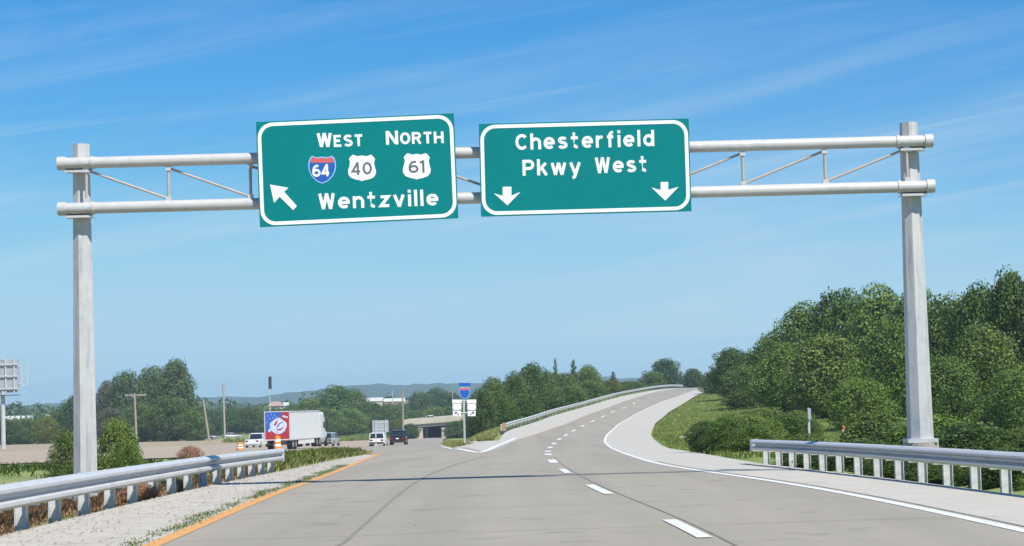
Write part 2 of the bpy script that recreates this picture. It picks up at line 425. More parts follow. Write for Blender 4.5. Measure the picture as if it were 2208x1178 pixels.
class MB:
    """collects shapes for one mesh"""
    def __init__(s):
        s.v, s.f, s.mi = [], [], []
    def add(s, vs, fs, mi=0):
        n = len(s.v)
        s.v.extend(tuple(map(float, v)) for v in vs)
        s.f.extend(tuple(i + n for i in f) for f in fs)
        s.mi.extend([mi] * len(fs))
        return s
    def box(s, x0, x1, y0, y1, z0, z1, mi=0):
        vs = [(x0, y0, z0), (x1, y0, z0), (x1, y1, z0), (x0, y1, z0), (x0, y0, z1), (x1, y0, z1), (x1, y1, z1), (x0, y1, z1)]
        return s.add(vs, [(3, 2, 1, 0), (4, 5, 6, 7), (0, 1, 5, 4), (1, 2, 6, 5), (2, 3, 7, 6), (3, 0, 4, 7)], mi)
    def tube(s, a, b, r0, r1=None, n=8, phase=0.0, caps=True, mi=0):
        a, b = Vector(a), Vector(b)
        r1 = r0 if r1 is None else r1
        d = (b - a).normalized()
        ref = Vector((0, 1, 0)) if abs(d.y) < .9 else Vector((1, 0, 0))
        u = d.cross(ref).normalized(); w = d.cross(u).normalized()
        vs = []
        for p, r in ((a, r0), (b, r1)):
            for k in range(n):
                t = phase + 2 * math.pi * k / n
                vs.append(p + u * (r * math.cos(t)) + w * (r * math.sin(t)))
        fs = [(k, k + n, (k + 1) % n + n, (k + 1) % n) for k in range(n)]
        s.add(vs, fs, mi)
        if caps: s.add(vs[:n], [tuple(range(n))], mi); s.add(vs[n:], [tuple(range(n - 1, -1, -1))], mi)
        return s
    def prism(s, poly, y0, y1, mi=0):
        """polygon in (x, z) extruded from y0 (front) to y1"""
        n = len(poly)
        vs = [(p[0], y0, p[1]) for p in poly] + [(p[0], y1, p[1]) for p in poly]
        fs = [tuple(range(n)), tuple(range(2 * n - 1, n - 1, -1))] + [(k, k + n, (k + 1) % n + n, (k + 1) % n) for k in range(n)]
        return s.add(vs, fs, mi)
    def sweep(s, prof, path, up=Vector((0, 0, 1)), closed=True, mi=0):
        """profile (side offset, height) swept along a path"""
        n = len(prof); vs = []
        P = [Vector(p) for p in path]
        for i, p in enumerate(P):
            t = (P[min(i + 1, len(P) - 1)] - P[max(i - 1, 0)]); t.z = 0; t.normalize()
            side = Vector((t.y, -t.x, 0))
            for a, h in prof: vs.append(p + side * a + up * h)
        fs = []
        for i in range(len(P) - 1):
            for k in range(n if closed else n - 1):
                fs.append((i * n + k, i * n + (k + 1) % n, (i + 1) * n + (k + 1) % n, (i + 1) * n + k))
        if closed:
            fs.append(tuple(range(n - 1, -1, -1))); m0 = (len(P) - 1) * n
            fs.append(tuple(range(m0, m0 + n)))
        return s.add(vs, fs, mi)
    def mesh(s, name, smooth_=False, fix=True):
        me = bpy.data.meshes.new(name)
        me.from_pydata(s.v, [], s.f)
        if any(s.mi): me.polygons.foreach_set('material_index', s.mi)
        if fix:
            bm = bmesh.new(); bm.from_mesh(me)
            bmesh.ops.recalc_face_normals(bm, faces=bm.faces)
            bm.to_mesh(me); bm.free()
        if smooth_: me.polygons.foreach_set('use_smooth', [True] * len(me.polygons))
        me.update()
        return me
    def build(s, name, m, parent=None, smooth_=False, fix=True):
        return link(name, s.mesh(name, smooth_, fix), m, parent)

def copy_tree(o, parent=None):
    c = o.copy(); col.objects.link(c)
    if parent is not None: c.parent = parent
    for ch in o.children: copy_tree(ch, c)
    return c

# ------------------------------------------------------------------ ground, roads
def ys_range(a, b, near=1.5):
    out = [a]
    while out[-1] < b:
        y = out[-1]
        st = near if y < 130 else (3.0 if y < 460 else (12 if y < 900 else 120))
        out.append(min(y + st, b))
    return np.array(out)

def grid_mesh(name, X, Y, Z):
    ny, nx = X.shape
    me = bpy.data.meshes.new(name)
    co = np.stack([X, Y, Z], -1).reshape(-1, 3)
    i = np.arange(ny - 1)[:, None] * nx + np.arange(nx - 1)[None, :]
    f = np.stack([i, i + 1, i + 1 + nx, i + nx], -1).reshape(-1, 4)
    me.from_pydata(co.tolist(), [], f.tolist())
    me.polygons.foreach_set('use_smooth', [True] * len(me.polygons))
    me.update()
    return me

GX = np.concatenate([-np.geomspace(3200, 62, 34), np.arange(-60, 60.1, 1.0), np.geomspace(62, 3200, 34)])
GY = np.concatenate([[-300, -200, -120, -60, -30], ys_range(-10, 5600)])
gx, gy = np.meshgrid(GX, GY)
gz = S(gx, gy)
gz = gz + 0.05 * np.sin(gx * .9 + gy * .35) * np.sin(gy * .6 - gx * .3) * 0.6
def inside(l, r, y0, y1):
    return (gx > l - 0.6) & (gx < r + 0.6) & (gy >= y0 - 2) & (gy <= y1 + 2)
paved = inside(lsh_x(gy), rsh_x(gy), -70, 104) | inside(ramp_left_x(gy), rsh_x(gy), 104, 460)
paved |= inside(branch_l_x(gy), branch_r_x(gy), 104, 700) | inside(main_l_x(gy), main_r_x(gy), 20, 700)
paved |= inside(branch_r_x(gy), ramp_left_x(gy), 100, 150)
gz = np.where(paved, gz - 0.22, gz - 0.03)
ground_me = grid_mesh('ground', gx, gy, gz)
dry = .9 * smooth((-gx - 9) / 6) * (1 - smooth((gy - 470) / 60)) * smooth((main_r_x(gy) + 6 - gx) / 5)
dry = np.maximum(dry, (smooth((-gx - 6.4) / 1.2) * (1 - smooth((gy - 60) / 10))) * (.55 + .45 * np.sin(gx * 1.7 + gy * .5)))
a = ground_me.attributes.new('dry', 'FLOAT', 'POINT')
a.data.foreach_set('value', np.clip(dry, 0, 1).reshape(-1).astype(np.float32))
g = link('ground', ground_me, M['ground']); g['kind'] = 'structure'

def strip(name, lf, rf, y0, y1, m, dz=0.02, nx=10, near=1.5):
    ys = ys_range(y0, y1, near)
    t = np.linspace(0, 1, nx + 1)
    L, R = lf(ys), rf(ys)
    X = L[:, None] + (R - L)[:, None] * t[None, :]
    Y = np.repeat(ys[:, None], nx + 1, 1)
    return link(name, grid_mesh(name, X, Y, S(X, Y) + dz), m)

road = strip('road', yellow_x, white_x, -60, 104, M['concrete_road'], .02, 12)
road['kind'] = 'structure'
rrd = strip('ramp_road', ramp_edge_x, white_x, 104, 455, M['concrete_road'], .02, 10); rrd['kind'] = 'structure'
brd = strip('branch_road', branch_l_x, branch_r_x, 104, 700, M['concrete_road'], .02, 8); brd['kind'] = 'structure'
hw = strip('highway', main_l_x, main_r_x, 20, 700, M['tan_road'], .02, 24); hw['kind'] = 'structure'
s_l = strip('road_shoulder', lsh_x, yellow_x, -60, 104, M['gravel_shoulder'], .02, 6); s_l['kind'] = 'structure'
s_r = strip('road_shoulder', white_x, rsh_x, -60, 455, M['shoulder'], .02, 6); s_r['kind'] = 'structure'
s_g = strip('road_shoulder', ramp_left_x, ramp_edge_x, 104, 455, M['shoulder'], .02, 4); s_g['kind'] = 'structure'
gore = strip('gore_pavement', branch_r_x, ramp_left_x, 104, 148, M['shoulder'], .02, 4); gore['kind'] = 'structure'

def line_strip(name, xf, y0, y1, width, m, parent, dz=0.026, near=1.0):
    return_o = strip(name, lambda y: xf(y) - width / 2, lambda y: xf(y) + width / 2, y0, y1, m, dz, 1, near)
    return_o.parent = parent
    return return_o

line_strip('edge_line', lambda y: yellow_x(y) + .10, -60, 105, .22, M['yellow_paint'], road)
line_strip('edge_line', lambda y: white_x(y) - .06, -60, 300, .16, M['white_paint'], road)
line_strip('edge_line', lambda y: ramp_edge_x(y) + .1, 152, 450, .30, M['faded_yellow'], rrd)

# curled end of the yellow line where the left shoulder stops
mb = MB()
tip = []
for k in range(9):
    t = k / 8
    ang = math.pi * (.0 + .95 * t)
    tip.append((-7.25 + .42 * math.cos(ang) * -1 * -1, 104.5 + 5.5 * math.sin(ang) * .8))
pts = [(x, y) for x, y in tip]
for (x0, y0), (x1, y1) in zip(pts[:-1], pts[1:]):
    d = Vector((x1 - x0, (y1 - y0), 0)).normalized(); nrm = Vector((d.y, -d.x, 0)) * .16
    q = [(x0 - nrm.x, y0 - nrm.y), (x0 + nrm.x, y0 + nrm.y), (x1 + nrm.x, y1 + nrm.y), (x1 - nrm.x, y1 - nrm.y)]
    mb.add([(a, b, Sf(a, b) + .032) for a, b in q], [(0, 1, 2, 3)])
mb.build('line_end', M['yellow_paint'], road)

# white chevron of the gore
def ground_line(name, pts2, width, m, parent, dz=.03, seg=3.0):
    P = [Vector((x, y, 0)) for x, y in pts2]
    dense = []
    for a, b in zip(P[:-1], P[1:]):
        n = max(1, int((b - a).length / seg))
        dense += [a.lerp(b, k / n) for k in range(n)]
    dense.append(P[-1])
    vs, fs = [], []
    for i, p in enumerate(dense):
        t = (dense[min(i + 1, len(dense) - 1)] - dense[max(i - 1, 0)]).normalized()
        nn = Vector((t.y, -t.x, 0)) * width / 2
        for q in (p - nn, p + nn): vs.append((q.x, q.y, Sf(q.x, q.y) + dz))
    fs = [(2 * i, 2 * i + 1, 2 * i + 3, 2 * i + 2) for i in range(len(dense) - 1)]
    return MB().add(vs, fs).build(name, m, parent)
vx = (on_ground(1034, 978).x, on_ground(1034, 978).y)
va = [(p.x, p.y) for p in (on_ground(952, 964), on_ground(990, 970))]
vb = [(p.x, p.y) for p in (on_ground(1070, 963), on_ground(1112, 945))]
ground_line('chevron_line', va + [vx] + vb, .34, M['white_paint'], rrd, .034, 2.0)

# lane dashes: centre positions read along the lane line
dash_px = [(1262, 1049, 1308, 1069), (1205, 1014, 1226, 1023), (1184, 993, 1198, 1001), (1177, 978.5, 1186, 986), (1177, 971.5, 1185, 978),
           (1182, 963, 1190, 969), (1190, 955, 1199, 960.5), (1200, 945.5, 1210, 951), (1215, 937, 1225, 942), (1231, 927.3, 1242, 932),
           (1250, 917, 1261, 921.4), (1272, 907, 1283, 911), (1295, 897, 1306, 901), (1315, 886.8, 1326, 890.5), (1341, 878.2, 1351, 881.6), (1365, 869, 1376, 872)]
lane_pts = []
for x0, y0, x1, y1 in dash_px:
    a, b = on_ground(x1 - 2, y1), on_ground(x0 + 2, y0)
    lane_pts.append(((a.x + b.x) / 2, (a.y + b.y) / 2))
lane_y = np.array([p[1] for p in lane_pts]); lane_x = np.array([p[0] for p in lane_pts])
lane_fn = curve([(-20, 2.55), (24, 2.0)] + list(zip(lane_y.tolist(), lane_x.tolist())), 4)
def dash(y0, y1, w):
    ground_line('lane_dash', [(float(lane_fn(y)), y) for y in np.linspace(y0, y1, 4)], w, M['white_paint'], road if y0 < 100 else rrd, .03, 1.0)
dash(22.4, 26.0, .17)
for x0, y0, x1, y1 in dash_px:
    a, b = on_ground(x1 - 2, y1), on_ground(x0 + 2, y0)
    L = min(max(b.y - a.y, 2.6 if b.y < 80 else 4.0), 6.0); c = (a.y + b.y) / 2
    dash(c - L / 2, c + L / 2, .17 if c < 60 else .26)
# sealed joints in the concrete
jl = [on_ground(*p) for p in ((740, 1176), (800, 1122), (852, 1075), (882, 1052), (925, 1026), (985, 1003), (1050, 985))]
jp = [(jl[0].x - .75, 14)] + [(p.x, p.y) for p in jl]
ground_line('sealed_joint', jp, .055, M['joint'], road, .026, 1.5)
ground_line('sealed_joint', [(float(lane_fn(y)) + .17, y) for y in np.arange(5, 72, 3.0)], .03, M['joint'], road, .026, 3)
yy = 12.0
while yy < 84:
    l, r = float(yellow_x(yy)), float(white_x(yy))
    ground_line('sealed_joint', [(l + .3, yy), (r - .2, yy + .9)], .022, M['joint'], road, .026, 1.0)
    yy += 6.1
ground_line('sealed_joint', [(float(white_x(y)) + .14, y) for y in np.arange(4, 60, 3.0)], .05, M['joint'], s_r, .026, 3)

# ------------------------------------------------------------------ hills
hx = np.linspace(-3100, 3100, 420); hy = np.linspace(3300, 4700, 16)
HX, HY = np.meshgrid(hx, hy)
ridge = np.interp(hx, [-3100, -1800, -1000, -750, -580, -450, -310, -90, 200, 900, 3100], [30, 26, 23, 25, 27, 30, 42, 44, 46, 40, 36])
ridge = ridge + 1.6 * np.sin(hx / 61) + 1.2 * np.sin(hx / 23 + 1) + rng.normal(0, .8, hx.size)
prof = np.sin(np.clip((HY - 3300) / 1400, 0, 1) * math.pi) ** .8
HZ = -9.5 + (ridge[None, :] + 9.5) * prof + rng.normal(0, .7, HX.shape) * prof
h = link('hills', grid_mesh('hills', HX, HY, HZ), M['hills']); h['kind'] = 'structure'
hx2 = np.linspace(-2600, 2600, 420); hy2 = np.linspace(2000, 2700, 12)
HX, HY = np.meshgrid(hx2, hy2)
ridge = 9 + 3 * np.sin(hx2 / 130) + 2.2 * np.sin(hx2 / 47 + 2) + rng.normal(0, .9, hx2.size)
prof = np.sin(np.clip((HY - 2000) / 700, 0, 1) * math.pi) ** .8
h = link('hills', grid_mesh('hills', HX, HY, -9.2 + (ridge[None, :] + 9.2) * prof + rng.normal(0, .5, HX.shape) * prof), M['hills']); h['kind'] = 'structure'

# ------------------------------------------------------------------ overhead sign gantry
GD = 42.0            # distance of the gantry
def gz_(px, py, Y=GD): return at(px, py, Y)
lp_top, rp_top = at(172, 311, GD), at(1960, 266, GD)
lp_bot, rp_bot = at(187, 1003, GD), at(1984, 962, GD)
LX, RX = (lp_top.x + lp_bot.x) / 2, (rp_top.x + rp_bot.x) / 2
TOPZ = (lp_top.z + rp_top.z) / 2
gantry = thing('sign_gantry', 'galvanised steel overhead sign gantry spanning the road on two tapered posts', 'gantry', (0, GD, 0))
def local(p): return Vector((p[0], p[1] - GD, p[2]))
for X, base in ((LX, Sf(LX, GD)), (RX, at(1984, 949, GD).z)):
    mb = MB()
    ph = math.atan2(0 - GD, 0 - RX)
    zb = base if X < 0 else base
    n = 8
    vs = []
    for z, r in ((zb, .262), (TOPZ, .178)):
        for k in range(n):
            t = ph + 2 * math.pi * k / n
            vs.append((X + r * math.cos(t), r * math.sin(t), z))
    mb.add(vs, [(k, k + n, (k + 1) % n + n, (k + 1) % n) for k in range(n)] + [tuple(range(n)), tuple(range(2 * n - 1, n - 1, -1))])
    mb.build('post', M['galv_pole'], gantry)
    mb = MB(); mb.box(X - .30, X + .30, -.30, .30, zb - .05, zb + .001 + .03)
    mb.build('base_plate', M['galv'], gantry)
    mb = MB(); mb.tube((X, 0, zb - .055), (X, 0, zb - (1.9 if X > 0 else 1.0)), .36, .46, 20)
    mb.build('pedestal', M['concrete'], gantry)
CY = -0.36           # chords run in front of the posts
r_ch = .115
a_u, b_u = at(128, 352, GD + CY), at(2011, 304.5, GD + CY)
a_d, b_d = at(128, 450, GD + CY), at(2015, 402, GD + CY)
ZU = (a_u.z + b_u.z) / 2; ZD = (a_d.z + b_d.z) / 2
XA, XB = (a_u.x + a_d.x) / 2, (b_u.x + b_d.x) / 2
for z in (ZU, ZD):
    mb = MB(); mb.tube((XA, CY, z), (XB, CY, z), r_ch, r_ch, 20)
    mb.build('chord', M['galv_rusty'], gantry, True)
    # the sleeve over the chord end and its clamps
    for X, s in ((LX, -1), (RX, 1)):
        mb = MB(); mb.tube((X + s * .24, CY, z), (X + s * .40, CY, z), r_ch + .022, r_ch + .022, 20)
        mb.build('chord_collar', M['galv_rusty'], gantry, True)
        mb = MB(); mb.tube((X - s * .33, CY, z), (X - s * .27, CY, z), r_ch + .018, r_ch + .018, 20)
        mb.build('chord_ring', M['galv_rusty'], gantry, True)
        for dx in (-.21, .21):
            for zz in (z - .02, z - r_ch - .03):
                mb = MB(); mb.tube((X + dx, CY - (r_ch + .012 if zz > z - .1 else .02), zz), (X + dx, .26, zz), .013, n=6)
                mb.build('clamp_bolt', M['galv'], gantry)
        MB().box(X - .26, X + .26, CY + r_ch + .01, CY + r_ch + .06, z - .14, z + .10).build('saddle_plate', M['galv'], gantry)
        MB().box(X - .25, X + .25, CY - .05, CY + .16, z - r_ch - .075, z - r_ch - .03).build('clamp_plate', M['galv'], gantry)
# web members
n_pan = 10
xs = [LX + .17 + (RX - .13 - LX - .17) * k / n_pan for k in range(n_pan + 1)]
for k, X in enumerate(xs):
    mb = MB(); mb.tube((X, CY, ZD + r_ch - .02), (X, CY, ZU - r_ch + .02), .030, n=8)
    mb.build('vertical_brace', M['brace'], gantry)
    MB().box(X - .055, X + .055, CY - .043, CY + .043, ZU - r_ch - .09, ZU - r_ch + .01).build('gusset_plate', M['galv'], gantry)
    MB().box(X - .055, X + .055, CY - .043, CY + .043, ZD + r_ch - .01, ZD + r_ch + .07).build('gusset_plate', M['galv'], gantry)
for k in range(n_pan):
    if k < n_pan / 2: p, q = (xs[k], ZU - r_ch - .03), (xs[k + 1], ZD + r_ch + .03)
    else: p, q = (xs[k], ZD + r_ch + .03), (xs[k + 1], ZU - r_ch - .03)
    mb = MB(); mb.tube((p[0], CY + .045, p[1]), (q[0], CY + .045, q[1]), .025, n=8)
    mb.build('diagonal_brace', M['brace'], gantry)

# ------------------------------------------------------------------ overhead signs
def arc(cx, cy, rx, ry, a0, a1, n=12):
    return [(cx + rx * math.cos(math.radians(a0 + (a1 - a0) * k / n)), cy + ry * math.sin(math.radians(a0 + (a1 - a0) * k / n))) for k in range(n + 1)]
def stroke_quads(pts, w):
    """one polygon round an open polyline, mitred at its bends"""
    P = [Vector((a, b)) for a, b in pts]
    out = []
    closed = (P[0] - P[-1]).length < 1e-4
    if closed: P = P[:-1]
    n = len(P)
    nrm = []
    for i in range(n):
        a = P[i - 1] if (i > 0 or closed) else None
        b = P[(i + 1) % n] if (i < n - 1 or closed) else None
        d0 = (P[i] - a).normalized() if a is not None else None
        d1 = (b - P[i]).normalized() if b is not None else None
        if d0 is None: d0 = d1
        if d1 is None: d1 = d0
        n0, n1 = Vector((-d0.y, d0.x)), Vector((-d1.y, d1.x))
        m = (n0 + n1)
        m = m / max(.35, (m.length ** 2) / 2)
        nrm.append(m * w / 2)
    L = [P[i] + nrm[i] for i in range(n)]; Rr = [P[i] - nrm[i] for i in range(n)]
    for i in range(n if closed else n - 1):
        j = (i + 1) % n
        out.append([L[i], Rr[i], Rr[j], L[j]])
    return out
h_ = .095          # half a stroke: centre lines stay this far inside the letter box
X_ = .76           # height of the small letters
lo, hi, xm = h_, 1 - h_, X_ - h_
ex = X_ / 2
GLYPH = {
 'W': (.86, [[(.02, 1), (.22, 0)], [(.22, 0), (.44, 1)], [(.44, 1), (.66, 0)], [(.66, 0), (.86, 1)]]),
 'E': (.52, [[(.52, hi), (0, hi), (0, lo), (.54, lo)], [(h_, .51), (.44, .51)]]),
 'S': (.56, [arc(.28, .73, .27, .175, 25, 180, 9)[0:] + arc(.28, .73, .27, .19, 190, 262, 5) + arc(.28, .285, .28, .20, 82, -20, 7) + arc(.28, .285, .28, .19, -30, -155, 8)]),
 'T': (.56, [[(-.04, hi), (.60, hi)], [(.28, hi - h_), (.28, 0)]]),
 'N': (.62, [[(0, 0), (0, 1)], [(.05, .93), (.57, .07)], [(.62, 1), (.62, 0)]]),
 'O': (.64, [arc(.32, .5, .32, 1 / 2 - h_, 0, 360, 24)]),
 'R': (.58, [[(0, 0), (0, hi), (.32, hi)] + arc(.33, .70, .22, .205, 90, -90, 8) + [(h_, .495)], [(.32, .47), (.58, 0)]]),
 'H': (.60, [[(0, 0), (0, 1)], [(.60, 0), (.60, 1)], [(h_, .51), (.60 - h_, .51)]]),
 'P': (.56, [[(0, 0), (0, hi), (.32, hi)] + arc(.33, .675, .23, .23, 90, -90, 8) + [(h_, .445)]]),
 'C': (.62, [arc(.33, .5, .33, .5 - h_, 42, 318, 18)]),
 'e': (.56, [[(.02, ex), (.54, ex)] + arc(.28, ex, .28, ex - h_, 0, 315, 16)[1:]]),
 'n': (.50, [[(0, 0), (0, X_)], [(0, .50)] + arc(.26, .42, .25, .245, 125, 0, 7) + [(.51, 0)]]),
 'h': (.50, [[(0, 0), (0, 1.02)], [(0, .50)] + arc(.26, .42, .25, .245, 125, 0, 7) + [(.51, 0)]]),
 't': (.40, [[(.16, 1.0), (.16, .22)] + arc(.33, .24, .17, .15, 185, 290, 5), [(-.04, xm), (.42, xm)]]),
 'z': (.50, [[(0, xm), (.48, xm), (.02, lo), (.52, lo)]]),
 'v': (.56, [[(.01, X_), (.29, 0)], [(.27, 0), (.55, X_)]]),
 'w': (.82, [[(.01, X_), (.21, 0)], [(.20, 0), (.41, X_)], [(.41, X_), (.62, 0)], [(.61, 0), (.81, X_)]]),
 'y': (.56, [[(0, X_), (.28, .05)], [(.56, X_), (.24, -.12)] + arc(.10, -.07, .13, .13, -20, -90, 4)]),
 'i': (.02, [[(.01, 0), (.01, X_)], [(.01, .88), (.01, 1.06)]]),
 'l': (.02, [[(.01, 0), (.01, 1.04)]]),
 's': (.46, [arc(.23, .55, .21, .125, 20, 180, 8) + arc(.23, .55, .21, .15, 195, 262, 4) + arc(.23, .22, .23, .155, 82, -20, 6) + arc(.23, .22, .23, .135, -30, -160, 7)]),
 'r': (.34, [[(0, 0), (0, X_)], [(0, .50)] + arc(.25, .44, .23, .225, 140, 62, 5)]),
 'f': (.36, [[(.13, 0), (.13, .74)] + arc(.30, .75, .17, .19, 170, 75, 5), [(-.05, xm), (.36, xm)]]),
 'd': (.54, [arc(.27, ex, .26, ex - h_, 0, 360, 20), [(.54, 0), (.54, 1.02)]]),
 'k': (.50, [[(0, 0), (0, 1.02)], [(.46, X_), (.06, .34)], [(.20, .46), (.50, 0)]]),
 '6': (.54, [arc(.27, .33, .27, .33 - h_, 0, 360, 20), [(.0, .36)] + arc(.34, .46, .34, .445, 178, 70, 10)]),
 '4': (.60, [[(.60, .27), (.02, .27), (.42, .97)], [(.43, 0), (.43, 1)]]),
 '0': (.54, [arc(.27, .5, .27, .5 - h_, 0, 360, 24)]),
 '1': (.16, [[(.16, 0), (.16, 1)], [(-.06, .80), (.13, .93)]]),
}

class Sign:
    """flat sign whose face looks to -Y; positions come from measured spots on its face"""
    def __init__(s, name, label, cat, corners, Y, tilt=0.0, group=None):
        P = [at(x, y, Y) for x, y in corners]
        c = sum(P, Vector()) / 4
        s.Y = Y; s.c = c; s.tilt = tilt
        s.w = ((P[1] - P[0]).length + (P[2] - P[3]).length) / 2
        s.h = ((P[3] - P[0]).length + (P[2] - P[1]).length) / 2
        s.root = thing(name, label, cat, c, group=group, rot=(0, tilt, 0))
        s.inv = Matrix.Rotation(tilt, 3, 'Y').inverted()
    def uv(s, px, py):
        d = s.inv @ (at(px, py, s.Y) - s.c)
        return d.x, d.z
    def text(s, txt, bl, br, cap_px, m, weight=.19, y=-.006, gap=.30):
        # road-sign letters drawn as strokes of even width
        (u0, v0), (u1, v1) = s.uv(*bl), s.uv(*br)
        sc = cap_px / FOC * s.Y
        total = sum(GLYPH[c][0] for c in txt) + gap * (len(txt) - 1)
        kx = (u1 - u0) / (total + weight)
        mb = MB(); x = weight / 2
        for c in txt:
            w, strokes = GLYPH[c]
            for k, st in enumerate(strokes):
                for qi, poly in enumerate(stroke_quads(st, weight)):
                    pts = []
                    for a, b in poly:
                        uu = u0 + (x + a) * kx
                        pts.append((uu, v0 + (v1 - v0) * (uu - u0) / (u1 - u0) + b * sc))
                    d = .0012 * k + .00004 * qi
                    mb.prism(pts, y - d, y + .004)
            x += w + gap
        return mb.build('legend', m, s.root)
    def poly(s, name, pts, m, y0, y1, is_px=True):
        p = [s.uv(*q) for q in pts] if is_px else pts
        return MB().prism(p, y0, y1).build(name, m, s.root)

def rrect(w, h, r, n=8):
    out = []
    for cx, cz, a0 in ((w / 2 - r, h / 2 - r, 0), (-w / 2 + r, h / 2 - r, 90), (-w / 2 + r, -h / 2 + r, 180), (w / 2 - r, -h / 2 + r, 270)):
        for k in range(n + 1):
            t = math.radians(a0 + 90 * k / n)
            out.append((cx + r * math.cos(t), cz + r * math.sin(t)))
    return out

def overhead(corners, tilt, label):
    s = Sign('overhead_sign', label, 'road sign', corners, GD - .66, tilt, 'green signs on the overhead gantry')
    MB().box(-s.w / 2, s.w / 2, -.002, .05, -s.h / 2, s.h / 2).build('panel', M['green_sign'], s.root)
    outer = rrect(s.w - .05, s.h - .05, .30); inner = rrect(s.w - .05 - .14, s.h - .05 - .14, .235)
    mb = MB(); N = len(outer)
    vs = [(p[0], -.008, p[1]) for p in outer] + [(p[0], -.008, p[1]) for p in inner] + [(p[0], -.0035, p[1]) for p in outer] + [(p[0], -.0035, p[1]) for p in inner]
    fs = []
    for k in range(N):
        j = (k + 1) % N
        fs += [(k, j, N + j, N + k), (2 * N + k, 3 * N + k, 3 * N + j, 2 * N + j), (k, 2 * N + k, 2 * N + j, j), (N + k, N + j, 3 * N + j, 3 * N + k)]
    mb.add(vs, fs).build('border', M['sign_white'], s.root)
    # hangers on the back
    for fx in (-.36, 0, .36):
        MB().box(fx * s.w - .05, fx * s.w + .05, .052, .15, -s.h / 2 + .12, s.h / 2 - .12).build('hanger', M['galv'], s.root)
    return s

def c6(x, y): return (540 + x / 4.364, 230 + y / 4.364)
def c7(x, y): return (1000 + x / 4.246, 230 + y / 4.246)
sgnA = overhead([c6(45, 145), c6(1915, 65), c6(1955, 1050), c6(95, 1135)], math.radians(-1.1),
                'green overhead sign reading Wentzville with three route shields and a slanting arrow')
W_ = M['sign_white']
sgnA.text('W', c6(625, 382), c6(770, 380), 30.2, W_, .20)
sgnA.text('EST', c6(785, 380), c6(1062, 372), 25.6, W_, .21, gap=.34)
sgnA.text('N', c6(1277, 360), c6(1392, 356), 30.0, W_, .20)
sgnA.text('ORTH', c6(1410, 355), c6(1820, 344), 25.4, W_, .21, gap=.34)
sgnA.text('Wentzville', c6(640, 968), c6(1772, 930), 34, W_, .185, gap=.36)
sgnA.poly('arrow', [c6(185, 735), c6(357, 765), c6(318, 803), c6(437, 936), c6(403, 975), c6(275, 850), c6(222, 907)], W_, -.01, -.0035)
def us_shield(s, cx, cy, w, h, m, name='shield', y0=-.008, y1=-.0036):
    half = [(0, .0), (.10, .035), (.30, .0), (.42, .10), (.46, .20), (.43, .32), (.47, .48), (.50, .66), (.44, .80), (.30, .91), (.12, .94), (0, 1.0)]
    # top edge has a small cusp in the middle and horns at both sides
    half = [(0, .03), (.16, .06), (.33, .0), (.40, .07), (.47, .16), (.43, .28), (.45, .42), (.50, .60), (.49, .74), (.40, .87), (.22, .94), (.08, .965), (0, 1.0)]
    pts = [(cx + a * w, cy + (b - .5) * h) for a, b in half] + [(cx - a * w, cy + (b - .5) * h) for a, b in reversed(half[1:-1])]
    return s.poly(name, pts, m, y0, y1)
def interstate(s, cx, cy, w, h):
    half = [(.0, .03), (.2, .055), (.36, .0), (.44, .08), (.485, .22), (.5, .38), (.47, .55), (.38, .74), (.2, .92), (0, 1.0)]
    def ring(k): return [(cx + a * w * k, cy + (b - .5) * h * k) for a, b in half] + [(cx - a * w * k, cy + (b - .5) * h * k) for a, b in reversed(half[1:-1])]
    s.poly('shield_rim', ring(1.0), M['sign_light_blue'], -.0075, -.0036)
    s.poly('shield', ring(.92), M['sign_blue'], -.0095, -.0076)
    top = [(cx - .42 * w, cy - .25 * h), (cx - .40 * w, cy - .41 * h), (cx - .33 * w, cy - .455 * h), (cx - .18 * w, cy - .41 * h), (cx, cy - .43 * h), (cx + .18 * w, cy - .41 * h),
           (cx + .33 * w, cy - .455 * h), (cx + .40 * w, cy - .41 * h), (cx + .42 * w, cy - .25 * h)]
    s.poly('shield_crown', top, M['sign_red'], -.0115, -.0096)
x, y = c6(675, 595); interstate(sgnA, x, y, 60, 60)
sgnA.text('64', c6(585, 665), c6(752, 656), 26.5, W_, .19, -.0155, .26)
x, y = c6(1050, 578); us_shield(sgnA, x, y, 60, 57, W_)
sgnA.text('40', c6(950, 645), c6(1146, 638), 27.5, M['sign_grey'], .155, -.0125, .26)
x, y = c6(1565, 563); us_shield(sgnA, x, y, 60, 57, W_)
sgnA.text('61', c6(1492, 627), c6(1640, 622), 27.0, M['sign_grey'], .155, -.0125, .26)

sgnB = overhead([c7(135, 165), c7(2060, 105), c7(2085, 955), c7(160, 1010)], 0.0,
                'green overhead sign reading Chesterfield Pkwy West above two down arrows')
sgnB.text('Chesterfield', c7(475, 399), c7(1745, 362), 34.6, W_, .185, gap=.36)
sgnB.text('Pkwy', c7(540, 634), c7(1075, 621), 34.6, W_, .185, gap=.36)
sgnB.text('West', c7(1200, 611), c7(1682, 596), 34.0, W_, .185, gap=.36)
for (tx, ty), (lx, ly), (rx, ry), (s0, s1, sy) in (((400, 905), (275, 795), (520, 782), (356, 436, 735)), ((1845, 862), (1718, 742), (1967, 735), (1802, 1871, 691))):
    sgnB.poly('arrow', [c7(tx, ty), c7(rx, ry), c7(s1, ly + 22), c7(s1, sy), c7(s0, sy + 1), c7(s0, ly + 24), c7(lx, ly)], W_, -.01, -.0035)

# ------------------------------------------------------------------ guardrails
W_PROF = [(.0, .0), (.06, .025), (.12, .05), (.12, .09), (.0, .135), (.0, .175), (.12, .22), (.12, .255), (.07, .29), (0, .31)]
def w_profile(side, hs):
    # front face outline plus an inner line 4 mm behind it, so the beam is a thin folded sheet
    f = [(side * a, b * hs) for a, b in W_PROF]
    bck = [(side * (a - .006), b * hs) for a, b in W_PROF]
    return f + bck[::-1]

